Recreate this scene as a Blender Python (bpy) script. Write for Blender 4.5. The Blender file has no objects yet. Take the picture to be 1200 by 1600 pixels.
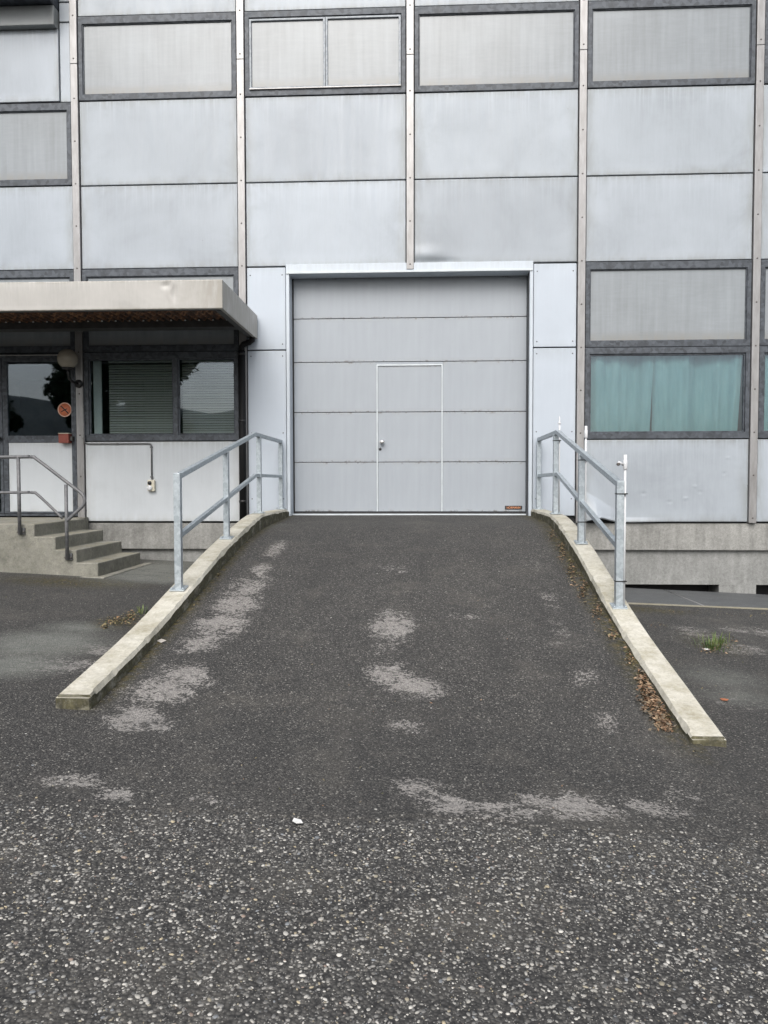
import bpy, bmesh, math, random
import numpy as np
from mathutils import Vector, Matrix

random.seed(7)
rng = np.random.default_rng(7)
scene = bpy.context.scene
COL = scene.collection

# ---------------------------------------------------------------- camera
CAM = np.array([0.1366, -11.0166, 1.5])
PITCH, YAW, ROLL, FPX = -0.03983, -0.04658, -0.00164, 1200.0
def cam_axes():
    cp, sp, cy, sy = math.cos(PITCH), math.sin(PITCH), math.cos(YAW), math.sin(YAW)
    cr, sr = math.cos(ROLL), math.sin(ROLL)
    f = np.array([sy * cp, cy * cp, sp]); r = np.array([cy, -sy, 0.0]); u = np.cross(r, f)
    return r * cr + u * sr, u * cr - r * sr, f
CR, CU, CF = cam_axes()
cam_data = bpy.data.cameras.new('camera')
cam_data.sensor_fit = 'HORIZONTAL'; cam_data.sensor_width = 36.0; cam_data.lens = 36.0
cam_data.clip_start = 0.05; cam_data.clip_end = 5000
cam = bpy.data.objects.new('camera', cam_data); COL.objects.link(cam)
cam.matrix_world = Matrix(((CR[0], CU[0], -CF[0], CAM[0]), (CR[1], CU[1], -CF[1], CAM[1]), (CR[2], CU[2], -CF[2], CAM[2]), (0, 0, 0, 1)))
scene.camera = cam

# ---------------------------------------------------------------- world, sun, exposure
SUN_EL, SUN_AZ = math.radians(43), math.radians(188)      # azimuth clockwise from +Y: behind the camera
world = bpy.data.worlds.new('World'); scene.world = world; world.use_nodes = True
wn, wl = world.node_tree.nodes, world.node_tree.links
wn.clear()
w_out = wn.new('ShaderNodeOutputWorld'); w_bg = wn.new('ShaderNodeBackground'); w_bg.inputs['Strength'].default_value = 0.15
sky = wn.new('ShaderNodeTexSky'); sky.sky_type = 'NISHITA'; sky.sun_disc = False
sky.sun_elevation = SUN_EL; sky.sun_rotation = SUN_AZ; sky.air_density = 1.0; sky.dust_density = 4.0; sky.ozone_density = 1.0
hs = wn.new('ShaderNodeHueSaturation'); hs.inputs['Saturation'].default_value = 0.46; hs.inputs['Value'].default_value = 1.0
w_tc = wn.new('ShaderNodeTexCoord'); w_map = wn.new('ShaderNodeMapping'); w_map.inputs['Scale'].default_value = (1.0, 1.0, 2.6)
w_no = wn.new('ShaderNodeTexNoise'); w_no.inputs['Scale'].default_value = 2.2; w_no.inputs['Detail'].default_value = 6; w_no.inputs['Roughness'].default_value = 0.55
w_rmp = wn.new('ShaderNodeMapRange'); w_rmp.inputs['From Min'].default_value = 0.3; w_rmp.inputs['From Max'].default_value = 0.7
w_rmp.inputs['To Min'].default_value = 0.72; w_rmp.inputs['To Max'].default_value = 1.2
w_mul = wn.new('ShaderNodeMixRGB'); w_mul.blend_type = 'MULTIPLY'; w_mul.inputs['Fac'].default_value = 1.0
wl.new(sky.outputs[0], hs.inputs['Color']); wl.new(w_tc.outputs['Generated'], w_map.inputs['Vector']); wl.new(w_map.outputs[0], w_no.inputs['Vector'])
wl.new(w_no.outputs[0], w_rmp.inputs['Value']); wl.new(hs.outputs[0], w_mul.inputs['Color1']); wl.new(w_rmp.outputs[0], w_mul.inputs['Color2'])
wl.new(w_mul.outputs[0], w_bg.inputs['Color']); wl.new(w_bg.outputs[0], w_out.inputs['Surface'])

sun_d = bpy.data.lights.new('sun', 'SUN'); sun_d.energy = 1.3; sun_d.angle = math.radians(42); sun_d.color = (1.0, 0.97, 0.93)
sun = bpy.data.objects.new('sun', sun_d); COL.objects.link(sun)
sdir = Vector((math.sin(SUN_AZ) * math.cos(SUN_EL), math.cos(SUN_AZ) * math.cos(SUN_EL), math.sin(SUN_EL)))
sun.rotation_euler = sdir.to_track_quat('Z', 'Y').to_euler(); sun.location = (0, -20, 30)

vs = scene.view_settings
vs.view_transform = 'Standard'; vs.look = 'None'; vs.exposure = 0.52; vs.gamma = 1.0; vs.use_curve_mapping = False

# ---------------------------------------------------------------- material helpers
class NT:
    def __init__(s, name):
        s.m = bpy.data.materials.new(name); s.m.use_nodes = True
        s.n, s.l = s.m.node_tree.nodes, s.m.node_tree.links
        s.b = s.n['Principled BSDF']; s.out = s.n['Material Output']
    def new(s, t, **kw):
        n = s.n.new(t)
        for k, v in kw.items(): setattr(n, k, v)
        return n
    def coord(s, kind='Object', scale=(1, 1, 1), rnd=False):
        tc = s.new('ShaderNodeTexCoord'); mp = s.new('ShaderNodeMapping'); mp.inputs['Scale'].default_value = scale
        s.l.new(tc.outputs[kind], mp.inputs['Vector'])
        if rnd:
            oi = s.new('ShaderNodeObjectInfo'); m = s.new('ShaderNodeVectorMath', operation='SCALE')
            m.inputs[0].default_value = (37.0, 11.0, 53.0); s.l.new(oi.outputs['Random'], m.inputs['Scale'])
            s.l.new(m.outputs[0], mp.inputs['Location'])
        return mp.outputs[0]
    def noise(s, vec, scale, detail=4, rough=0.55, dist=0.0):
        n = s.new('ShaderNodeTexNoise'); n.inputs['Scale'].default_value = scale; n.inputs['Detail'].default_value = detail
        n.inputs['Roughness'].default_value = rough; n.inputs['Distortion'].default_value = dist
        s.l.new(vec, n.inputs['Vector']); return n.outputs[0]
    def voro(s, vec, scale, feature='F1', out='Distance', rand=1.0):
        n = s.new('ShaderNodeTexVoronoi', feature=feature); n.inputs['Scale'].default_value = scale; n.inputs['Randomness'].default_value = rand
        s.l.new(vec, n.inputs['Vector']); return n.outputs[out]
    def ramp(s, fac, stops, interp='LINEAR'):
        r = s.new('ShaderNodeValToRGB'); r.color_ramp.interpolation = interp
        e = r.color_ramp.elements
        while len(e) < len(stops): e.new(0.5)
        for el, (p, c) in zip(e, stops):
            el.position = p; el.color = (c, c, c, 1) if isinstance(c, (int, float)) else (*c, 1)
        s.l.new(fac, r.inputs[0]); return r.outputs[0]
    def rng(s, v, a, b, c=0.0, d=1.0):
        m = s.new('ShaderNodeMapRange'); m.inputs['From Min'].default_value = a; m.inputs['From Max'].default_value = b
        m.inputs['To Min'].default_value = c; m.inputs['To Max'].default_value = d
        s.l.new(v, m.inputs['Value']); return m.outputs[0]
    def math(s, op, a, b=None):
        m = s.new('ShaderNodeMath', operation=op)
        for i, v in enumerate((a, b)):
            if v is None: continue
            if isinstance(v, (int, float)): m.inputs[i].default_value = v
            else: s.l.new(v, m.inputs[i])
        return m.outputs[0]
    def mix(s, fac, a, b, blend='MIX'):
        m = s.new('ShaderNodeMixRGB', blend_type=blend)
        for i, v in zip(('Fac', 'Color1', 'Color2'), (fac, a, b)):
            if isinstance(v, (int, float)): m.inputs[i].default_value = v if i == 'Fac' else (v, v, v, 1)
            elif isinstance(v, tuple): m.inputs[i].default_value = (*v, 1)
            else: s.l.new(v, m.inputs[i])
        return m.outputs[0]
    def attr(s, name, out='Fac'):
        a = s.new('ShaderNodeAttribute', attribute_name=name); return a.outputs[out]
    def set(s, **kw):
        for k, v in kw.items():
            k = k.replace('_', ' ')
            if isinstance(v, tuple): v = (*v, 1) if len(v) == 3 else v
            if hasattr(v, 'default_value') and hasattr(v, 'is_linked'): s.l.new(v, s.b.inputs[k])
            else: s.b.inputs[k].default_value = v
        return s
    def bump(s, h, strength=0.3, dist=0.01, prev=None):
        b = s.new('ShaderNodeBump'); b.inputs['Strength'].default_value = strength; b.inputs['Distance'].default_value = dist
        s.l.new(h, b.inputs['Height'])
        if prev is not None: s.l.new(prev, b.inputs['Normal'])
        s.l.new(b.outputs[0], s.b.inputs['Normal']); return b.outputs[0]

M = {}
def mat_panel(name, col, rough=0.42, grime=1.0):
    t = NT(name)
    g = t.coord('Object', (1, 1, 1), True)
    st = t.coord('Object', (9, 9, 0.55), True)
    streak = t.noise(st, 2.2, 5, 0.6)
    cloud = t.noise(g, 1.3, 5, 0.62, 0.5)
    fine = t.noise(t.coord('Object', (30, 30, 2.0), True), 3.0, 3, 0.6)
    v = t.mix(0.74, streak, cloud)
    c = t.ramp(v, [(0.28, tuple(x * (1 - 0.15 * grime) for x in col)), (0.5, col), (0.72, tuple(min(1, x * (1 + 0.10 * grime)) for x in col))])
    c = t.mix(0.06 * grime, c, fine, 'OVERLAY')
    gen = t.new('ShaderNodeTexCoord'); sep = t.new('ShaderNodeSeparateXYZ'); t.l.new(gen.outputs['Generated'], sep.inputs[0])
    # grime washed down from the upper joint and gathered along the edges
    ex = t.math('ABSOLUTE', t.math('SUBTRACT', sep.outputs['X'], 0.5)); ez = t.math('ABSOLUTE', t.math('SUBTRACT', sep.outputs['Z'], 0.5))
    ed = t.math('MAXIMUM', t.rng(ex, 0.42, 0.5), t.rng(ez, 0.39, 0.5))
    ed = t.math('MULTIPLY', ed, t.rng(t.noise(t.coord('Object', (7, 7, 1.6), True), 2.0, 5, 0.65), 0.33, 0.58, 0.0, 1.0 * grime))
    warm = t.mix(ed, c, tuple(x * y for x, y in zip(col, (0.80, 0.78, 0.73))))
    drip = t.math('MULTIPLY', t.rng(sep.outputs['Z'], 0.60, 0.98), t.rng(t.noise(t.coord('Object', (22, 22, 0.7), True), 1.6, 3, 0.5), 0.48, 0.66, 0.0, 0.5 * grime))
    warm = t.mix(drip, warm, tuple(min(1, x * 1.25) for x in col))
    halo = t.math('MULTIPLY', t.math('MULTIPLY', t.rng(t.math('MAXIMUM', ex, ez), 0.30, 0.43), t.rng(t.math('MAXIMUM', ex, ez), 0.50, 0.45)), t.rng(cloud, 0.35, 0.6, 0.0, 0.5 * grime))
    warm = t.mix(halo, warm, tuple(min(1, x * 1.18) for x in col))
    spot = t.rng(t.voro(t.coord('Object', (1, 1, 1), True), 2.3), 0.012, 0.02, 0.5 * grime, 0.0)
    warm = t.mix(spot, warm, (0.2, 0.2, 0.2))
    oi = t.new('ShaderNodeObjectInfo'); hv = t.new('ShaderNodeHueSaturation'); t.l.new(t.rng(oi.outputs['Random'], 0, 1, 0.94, 1.06), hv.inputs['Value']); t.l.new(warm, hv.inputs['Color']); warm = hv.outputs[0]
    t.set(Base_Color=warm, Roughness=t.rng(streak, 0.3, 0.7, rough - 0.08, rough + 0.14), Metallic=0.0)
    b = t.bump(t.noise(g, 1.7, 2, 0.4), 0.35, 0.02)
    t.bump(fine, 0.05, 0.004, b)
    return t.m
M['panel'] = mat_panel('aluminium panel', (0.339, 0.376, 0.413), 0.40)
M['panel_b'] = mat_panel('aluminium panel bright', (0.355, 0.394, 0.436), 0.38)
M['panel_c'] = mat_panel('aluminium panel grey', (0.324, 0.358, 0.394), 0.42)
M['panel_lifted'] = mat_panel('aluminium panel lightened for canopy shade', (0.455, 0.485, 0.51), 0.42, 0.7)  # paler copy of the panel colour, brightness painted in to offset canopy shade
M['infill'] = mat_panel('infill panel', (0.443, 0.493, 0.552), 0.36, 0.35)
M['portal'] = mat_panel('portal aluminium', (0.487, 0.540, 0.596), 0.35, 0.35)
M['fascia'] = mat_panel('canopy aluminium', (0.410, 0.402, 0.381), 0.42, 1.4)
M['doorpanel'] = mat_panel('door infill', (0.52, 0.555, 0.585), 0.45, 0.5)

def mat_door():
    t = NT('sectional door lacquer')
    o = t.coord('Object')
    w = t.new('ShaderNodeTexWave', wave_type='BANDS', bands_direction='Z'); w.inputs['Scale'].default_value = 26; t.l.new(o, w.inputs['Vector'])
    n = t.noise(o, 1.2, 4, 0.6); s = t.noise(t.coord('Object', (8, 8, 0.6)), 2.0, 4)
    c = t.ramp(t.mix(0.5, n, s), [(0.3, (0.294, 0.323, 0.356)), (0.7, (0.339, 0.371, 0.406))])
    sp = t.rng(t.noise(o, 9, 3, 0.6), 0.70, 0.76, 0.0, 0.5)
    c = t.mix(sp, c, (0.30, 0.31, 0.32))
    gen = t.new('ShaderNodeTexCoord'); sep = t.new('ShaderNodeSeparateXYZ'); t.l.new(gen.outputs['Generated'], sep.inputs[0])
    ez = t.math('ABSOLUTE', t.math('SUBTRACT', sep.outputs['Z'], 0.5))
    dj = t.math('MULTIPLY', t.rng(ez, 0.455, 0.49), t.rng(t.noise(t.coord('Object', (1, 1, 1), True), 14, 5, 0.75), 0.54, 0.62, 0.0, 0.8))
    c = t.mix(dj, c, (0.13, 0.115, 0.10))
    c = t.mix(t.math('MULTIPLY', t.rng(ez, 0.40, 0.5), t.rng(s, 0.4, 0.65, 0.0, 0.35)), c, (0.28, 0.28, 0.27))
    sm = t.rng(t.voro(t.coord('Object', (1, 1, 1.2)), 1.1), 0.02, 0.07, 0.35, 0.0)
    c = t.mix(sm, c, (0.2, 0.2, 0.2))
    t.set(Base_Color=c, Roughness=0.42)
    t.bump(w.outputs[0], 0.10, 0.002)
    return t.m
M['door'] = mat_door()

def mat_galv(name, dark, light, scale, rough, metal):
    t = NT(name); o = t.coord('Object', (1, 1, 1), False)
    cell = t.new('ShaderNodeTexVoronoi'); cell.inputs['Scale'].default_value = scale; t.l.new(o, cell.inputs['Vector'])
    sp = t.new('ShaderNodeSeparateXYZ'); t.l.new(cell.outputs['Color'], sp.inputs[0])
    n = t.noise(o, scale * 0.33, 5, 0.7, 0.6)
    v = t.mix(0.6, sp.outputs[0], n)
    t.set(Base_Color=t.ramp(v, [(0.25, dark), (0.75, light)]), Roughness=t.rng(n, 0.3, 0.7, rough - 0.08, rough + 0.12), Metallic=metal)
    t.bump(n, 0.08, 0.003)
    return t.m
M['galv_dark'] = mat_galv('weathered galvanised steel', (0.034, 0.039, 0.047), (0.090, 0.103, 0.120), 22, 0.5, 0.2)
M['galv'] = mat_galv('galvanised railing', (0.31, 0.355, 0.385), (0.46, 0.51, 0.54), 45, 0.42, 0.4)
M['galv_mid'] = mat_galv('sash steel', (0.16, 0.18, 0.20), (0.27, 0.295, 0.32), 30, 0.45, 0.2)
M['tube'] = mat_galv('dull painted tube', (0.10, 0.105, 0.11), (0.17, 0.17, 0.175), 30, 0.5, 0.2)

def mat_plain(name, col, rough=0.5, metal=0.0, var=0.12, scale=8, spec=0.5):
    t = NT(name); n = t.noise(t.coord('Object'), scale, 5, 0.6)
    t.set(Base_Color=t.ramp(n, [(0.3, tuple(x * (1 - var) for x in col)), (0.7, tuple(min(1, x * (1 + var)) for x in col))]), Roughness=rough, Metallic=metal, Specular_IOR_Level=spec)
    return t.m
def mat_mullion():
    t = NT('mullion cap'); n = t.noise(t.coord('Object', (6, 6, 1.2)), 3, 5, 0.65)
    t.set(Base_Color=t.ramp(n, [(0.3, (0.2435, 0.2380, 0.2340)), (0.6, (0.3211, 0.3190, 0.3203)), (0.75, (0.3647, 0.3640, 0.3661))]), Roughness=0.3, Metallic=0.3)
    return t.m
M['mullion'] = mat_mullion()
M['box_grey'] = mat_panel('grey box metal', (0.25, 0.268, 0.275), 0.45, 0.8)
M['black'] = mat_plain('black plastic', (0.012, 0.012, 0.013), 0.4)
M['void'] = mat_plain('dark joint', (0.03, 0.03, 0.032), 0.8)
M['screw'] = mat_plain('screw head', (0.10, 0.09, 0.085), 0.5, 0.5)
M['seal'] = mat_plain('rubber seal', (0.02, 0.02, 0.022), 0.6)
M['white'] = mat_plain('white plastic', (0.60, 0.615, 0.63), 0.35, 0, 0.04)
M['trim'] = mat_plain('white aluminium trim', (0.54, 0.585, 0.61), 0.35, 0, 0.08)
M['chrome'] = mat_plain('handle metal', (0.72, 0.72, 0.72), 0.18, 0.9)
M['cream'] = mat_plain('cream plastic', (0.56, 0.53, 0.43), 0.4, 0, 0.06)
M['red'] = mat_plain('dark red box', (0.20, 0.045, 0.03), 0.45, 0, 0.2)
M['orange'] = mat_plain('orange sticker', (0.55, 0.17, 0.085), 0.45, 0, 0.1)
M['pale_sticker'] = mat_plain('pale sticker ring', (0.62, 0.40, 0.30), 0.45, 0, 0.1)
M['room'] = mat_plain('room plaster', (0.16, 0.16, 0.15), 0.9)
M['globe'] = mat_plain('opal lamp globe', (0.27, 0.245, 0.20), 0.25, 0, 0.1, 5)
M['plate'] = mat_plain('plate black', (0.035, 0.03, 0.03), 0.4)
M['plate_text'] = mat_plain('plate lettering', (0.72, 0.30, 0.14), 0.4)
M['slat'] = mat_plain('blind slat', (0.47, 0.47, 0.465), 0.45, 0, 0.05)
M['paper'] = mat_plain('paper scrap', (0.70, 0.70, 0.68), 0.8, 0, 0.1, 40)
M['card'] = mat_plain('cardboard scrap', (0.42, 0.39, 0.35), 0.85, 0, 0.1, 40)
M['drain'] = mat_plain('downpipe', (0.010, 0.010, 0.011), 0.6, spec=0.2)
M['soffit_steel'] = mat_plain('dark soffit steel', (0.05, 0.05, 0.048), 0.6, 0, 0.3)

def mat_rust():
    t = NT('rusted corrugated deck'); n = t.noise(t.coord('Object', (1, 1, 1)), 9, 6, 0.7)
    t.set(Base_Color=t.ramp(n, [(0.40, (0.02, 0.010, 0.006)), (0.52, (0.12, 0.05, 0.02)), (0.66, (0.38, 0.19, 0.085))]), Roughness=0.8)
    return t.m
M['rust'] = mat_rust()

def mat_pane():
    t = NT('frosted ribbed pane')
    h = t.noise(t.coord('Object', (1.1, 1, 9), True), 2.4, 7, 0.65, 1.2); c2 = t.noise(t.coord('Object', (1, 1, 1), True), 1.4, 4, 0.6, 0.6)
    vv = t.noise(t.coord('Object', (10, 10, 0.5), True), 1.5, 3, 0.55)
    v = t.mix(0.42, t.mix(0.64, h, c2), vv)
    c = t.ramp(v, [(0.34, (0.205, 0.224, 0.236)), (0.5, (0.245, 0.268, 0.285)), (0.64, (0.277, 0.305, 0.328))])
    gen = t.new('ShaderNodeTexCoord'); sep = t.new('ShaderNodeSeparateXYZ'); t.l.new(gen.outputs['Generated'], sep.inputs[0])
    d = t.math('MULTIPLY', t.rng(sep.outputs['Z'], 0.16, 0.0), t.rng(vv, 0.3, 0.7, 0.2, 0.9))
    c = t.mix(t.math('MULTIPLY', d, 0.9), c, (0.21, 0.195, 0.165))
    t.set(Base_Color=c, Roughness=0.2)
    t.bump(c2, 0.05, 0.02)
    return t.m
M['pane'] = mat_pane()

def mat_glass(base=0.0):
    t = NT('window glass')
    tr = t.new('ShaderNodeBsdfTransparent'); tr.inputs[0].default_value = (0.86, 0.90, 0.88, 1)
    gl = t.new('ShaderNodeBsdfGlossy'); gl.inputs['Roughness'].default_value = 0.015; gl.inputs['Color'].default_value = (0.74, 0.83, 0.97, 1)
    fr = t.new('ShaderNodeFresnel'); fr.inputs['IOR'].default_value = 1.5
    f = t.math('ADD', t.math('MULTIPLY', fr.outputs[0], 1.45), base)
    mx = t.new('ShaderNodeMixShader'); t.l.new(f, mx.inputs[0]); t.l.new(tr.outputs[0], mx.inputs[1]); t.l.new(gl.outputs[0], mx.inputs[2])
    bp = t.new('ShaderNodeBump'); bp.inputs['Strength'].default_value = 0.02; bp.inputs['Distance'].default_value = 0.01
    t.l.new(t.noise(t.coord('Object'), 1.4, 1, 0.4), bp.inputs['Height']); t.l.new(bp.outputs[0], gl.inputs['Normal'])
    t.l.new(mx.outputs[0], t.out.inputs['Surface'])
    return t.m
M['glass'] = mat_glass()

def mat_curtain():
    t = NT('teal curtain'); n = t.noise(t.coord('Object', (4, 1, 0.6)), 3, 4, 0.6); f = t.noise(t.coord('Object'), 60, 2)
    c = t.ramp(n, [(0.3, (0.22, 0.40, 0.44)), (0.7, (0.32, 0.52, 0.56))])
    t.set(Base_Color=c, Roughness=0.85)
    t.bump(f, 0.1, 0.003); return t.m
M['curtain'] = mat_curtain()

def mat_concrete(name, lo, hi, moss=0.0, tint=(0.06, 0.055, 0.025), streak=True, dark=(0.10, 0.10, 0.09)):
    t = NT(name); o = t.coord('Object')
    n1 = t.noise(o, 2.2, 6, 0.65); n2 = t.noise(o, 26, 5, 0.7); n3 = t.noise(t.coord('Object', (5, 5, 0.6)), 2.0, 5, 0.6)
    v = t.mix(0.35, t.mix(0.5, n1, n3) if streak else n1, n2)
    c = t.ramp(v, [(0.32, lo), (0.66, hi)])
    pits = t.rng(t.voro(o, 38), 0.10, 0.16, 0.55, 0.0)
    c = t.mix(t.math('MULTIPLY', pits, t.rng(n1, 0.45, 0.6)), c, dark)
    stain = t.rng(t.noise(o, 1.1, 6, 0.75, 0.5), 0.54, 0.72, 0.0, 0.55)
    c = t.mix(stain, c, tuple((a + b) * 0.36 for a, b in zip(lo, dark)))
    if moss > 0:
        g = t.new('ShaderNodeNewGeometry'); sp = t.new('ShaderNodeSeparateXYZ'); t.l.new(g.outputs['True Normal'], sp.inputs[0])
        side = t.rng(sp.outputs['Z'], 0.75, 0.35)
        mm = t.math('MULTIPLY', side, t.rng(t.noise(t.coord('Object', (1, 1, 1.6)), 5.5, 6, 0.7), 0.25, 0.48, 0.42, moss))
        mc = t.ramp(t.noise(o, 14, 4, 0.7), [(0.35, (0.018, 0.017, 0.008)), (0.55, tint), (0.72, (0.12, 0.11, 0.06))])
        c = t.mix(mm, c, mc)
        top = t.math('MULTIPLY', t.rng(sp.outputs['Z'], 0.75, 0.95), t.rng(t.noise(o, 3.1, 7, 0.8), 0.44, 0.64, 0, 0.6))
        c = t.mix(top, c, (0.25, 0.22, 0.13))
    c = t.mix(t.rng(t.noise(o, 60, 4, 0.7), 0.5, 0.75, 0, 0.5), c, tuple(x * 0.5 for x in lo))
    t.set(Base_Color=c, Roughness=0.88, Specular_IOR_Level=0.25)
    b = t.bump(n2, 0.45, 0.006); t.bump(n1, 0.2, 0.02, b)
    return t.m
M['plinth'] = mat_concrete('plinth concrete', (0.138, 0.138, 0.130), (0.390, 0.390, 0.371))
M['found'] = mat_concrete('foundation concrete', (0.137, 0.140, 0.134), (0.340, 0.345, 0.336))
M['kerb'] = mat_concrete('kerb concrete', (0.43, 0.41, 0.345), (0.66, 0.64, 0.565), 0.95, streak=False, dark=(0.2, 0.18, 0.13))
M['stair'] = mat_concrete('stair concrete', (0.16, 0.16, 0.14), (0.40, 0.39, 0.345), 0.30, (0.09, 0.09, 0.06), streak=False)
M['edging'] = mat_concrete('edging concrete', (0.20, 0.19, 0.15), (0.36, 0.34, 0.28), 0.5)

def mat_asphalt(name, coarse):
    t = NT(name); o = t.coord('Object')
    big = t.noise(o, 0.75, 6, 0.65, 0.4); mid = t.noise(o, 5.0, 5, 0.7); fine = t.noise(o, 170, 3, 0.6)
    cell = t.new('ShaderNodeTexVoronoi'); cell.inputs['Scale'].default_value = 120 if not coarse else 85; t.l.new(o, cell.inputs['Vector'])
    cs = t.new('ShaderNodeSeparateXYZ'); t.l.new(cell.outputs['Color'], cs.inputs[0])
    base = t.ramp(t.mix(0.35, big, mid), [(0.34, (0.044, 0.0428, 0.0395) if not coarse else (0.046, 0.0445, 0.042)), (0.5, (0.077, 0.0738, 0.0665) if not coarse else (0.066, 0.064, 0.060)), (0.66, (0.115, 0.109, 0.097) if not coarse else (0.088, 0.085, 0.078))])
    stone = t.ramp(cs.outputs[0], [(0.0, (0.018, 0.018, 0.019)), (0.45, (0.058, 0.057, 0.056)), (0.82, (0.11, 0.107, 0.10)), (0.93, (0.18, 0.172, 0.16)), (1.0, (0.40, 0.385, 0.35))])
    c = t.mix(0.64 if not coarse else 0.4, base, stone)
    c = t.mix(t.rng(cell.outputs['Distance'], 0.35, 0.75, 0.0, 0.75), c, (0.017, 0.017, 0.018))
    # sparse pale chips
    ch = t.new('ShaderNodeTexVoronoi'); ch.inputs['Scale'].default_value = 30; t.l.new(o, ch.inputs['Vector'])
    s2 = t.new('ShaderNodeSeparateXYZ'); t.l.new(ch.outputs['Color'], s2.inputs[0])
    chip = t.math('MULTIPLY', t.rng(ch.outputs['Distance'], 0.13, 0.19, 1.0, 0.0), t.rng(s2.outputs[1], 0.62, 0.7))
    c = t.mix(t.math('MULTIPLY', chip, 0.75), c, t.ramp(s2.outputs[0], [(0.0, (0.13, 0.125, 0.11)), (1.0, (0.42, 0.40, 0.36))]))
    fl = t.new('ShaderNodeTexVoronoi'); fl.inputs['Scale'].default_value = 9.5; t.l.new(o, fl.inputs['Vector'])
    s3 = t.new('ShaderNodeSeparateXYZ'); t.l.new(fl.outputs['Color'], s3.inputs[0])
    fleck = t.math('MULTIPLY', t.math('LESS_THAN', fl.outputs['Distance'], t.rng(s3.outputs[2], 0, 1, 0.015, 0.065)), 0.9)
    c = t.mix(fleck, c, t.ramp(s3.outputs[0], [(0, (0.30, 0.29, 0.26)), (1, (0.62, 0.61, 0.58))]))
    # tyre-darkened and dust-lightened areas
    tr = t.noise(t.coord('Object', (1.5, 0.35, 1)), 1.3, 4, 0.6, 0.5)
    c = t.mix(t.rng(tr, 0.52, 0.72, 0.0, 0.35), c, (0.030, 0.030, 0.030))
    c = t.mix(t.rng(t.noise(o, 1.6, 7, 0.75, 0.3), 0.52, 0.75, 0.0, 0.45), c, (0.135, 0.125, 0.108))
    # worn patches where the binder has gone and the pale dusty stone shows
    wear = t.attr('wear')
    wn_ = t.mix(0.45, t.noise(t.coord('Object', (1.0, 1.3, 1.0)), 5.0, 9, 0.75, 0.8), t.noise(o, 48, 4, 0.65))
    wsum = t.math('ADD', wear, t.math('MULTIPLY', t.math('SUBTRACT', wn_, 0.5), 6.2))
    wsum = t.math('ADD', wsum, t.math('MULTIPLY', t.math('SUBTRACT', cs.outputs[1], 0.5), 0.40))
    wf = t.math('MULTIPLY', t.rng(wsum, 0.50, 0.66), t.rng(wear, 0.02, 0.22))
    wf = t.math('MULTIPLY', wf, t.rng(t.noise(o, 16, 5, 0.75), 0.38, 0.47, 0.25, 1.0))
    wc = t.mix(0.5, t.ramp(mid, [(0.3, (0.2037, 0.1900, 0.1780)), (0.7, (0.3104, 0.2950, 0.2770))]), t.ramp(cs.outputs[0], [(0, 0.09), (0.5, (0.2037, 0.1950, 0.1840)), (1, (0.3880, 0.3700, 0.3450))]))
    c = t.mix(wf, c, wc)
    dust = t.attr('dust')
    df = t.math('MULTIPLY', dust, t.rng(t.noise(t.coord('Object', (1, 2, 1)), 2.2, 6, 0.7), 0.25, 0.55, 0.35, 1.0))
    c = t.mix(t.math('MINIMUM', t.math('MULTIPLY', df, 0.85), 0.88), c, t.mix(0.6, t.ramp(cs.outputs[0], [(0, (0.07, 0.074, 0.068)), (0.6, (0.165, 0.172, 0.158)), (1, (0.30, 0.30, 0.275))]), t.ramp(mid, [(0.3, (0.115, 0.122, 0.11)), (0.7, (0.20, 0.205, 0.185))])))
    mo = t.attr('moss')
    mf = t.math('MULTIPLY', mo, t.rng(t.noise(o, 18, 5, 0.7), 0.36, 0.6))
    c = t.mix(mf, c, t.ramp(t.noise(o, 30, 3), [(0.35, (0.018, 0.017, 0.009)), (0.55, (0.07, 0.062, 0.022)), (0.7, (0.14, 0.10, 0.045))]))
    t.set(Base_Color=c, Roughness=0.85, Specular_IOR_Level=0.3)
    b = t.bump(cell.outputs['Distance'], -0.0, 0.004)
    b = t.bump(t.math('MULTIPLY', cell.outputs['Distance'], -1.0), 0.75 if coarse else 0.6, 0.006)
    b = t.bump(fine, 0.35, 0.003, b)
    t.bump(mid, 0.22, 0.02, b)
    return t.m
M['asphalt'] = mat_asphalt('fine asphalt', False)
M['asphalt_coarse'] = mat_asphalt('coarse asphalt', True)

def mat_attr_col(name, rough=0.7):
    t = NT(name); a = t.attr('tint', 'Color')
    n = t.noise(t.coord('Object'), 90, 3, 0.6)
    t.set(Base_Color=t.mix(0.25, a, n, 'OVERLAY'), Roughness=rough)
    return t.m
M['pebble'] = mat_attr_col('pebbles', 0.6)
M['litter'] = mat_attr_col('dead leaves', 0.75)
M['grass'] = mat_attr_col('grass', 0.6)
M['leaf'] = mat_attr_col('tree leaves', 0.6)
M['bark'] = mat_plain('bark', (0.09, 0.07, 0.05), 0.9, 0, 0.3, 20)
M['brownleaf'] = mat_plain('brown leaf', (0.36, 0.13, 0.06), 0.7, 0, 0.2, 30)
def mat_plate():
    t = NT('cover plate'); o = t.coord('Object'); n = t.noise(o, 4, 6, 0.7); v = t.voro(o, 60)
    c = t.ramp(n, [(0.3, (0.10, 0.107, 0.112)), (0.7, (0.16, 0.17, 0.175))])
    t.set(Base_Color=t.mix(t.rng(v, 0.2, 0.5, 0.0, 0.45), c, (0.03, 0.03, 0.03)), Roughness=0.6, Metallic=0.1)
    t.bump(v, 0.4, 0.004); return t.m
M['cover'] = mat_plate()
def mat_hill():
    t = NT('wooded hill with haze tint'); n = t.noise(t.coord('Object'), 0.03, 6, 0.7)
    t.set(Base_Color=t.ramp(n, [(0.35, (0.025, 0.036, 0.038)), (0.65, (0.05, 0.066, 0.062))]), Roughness=1.0); return t.m  # bluish cast of distant haze is mixed into the base colour
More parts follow.
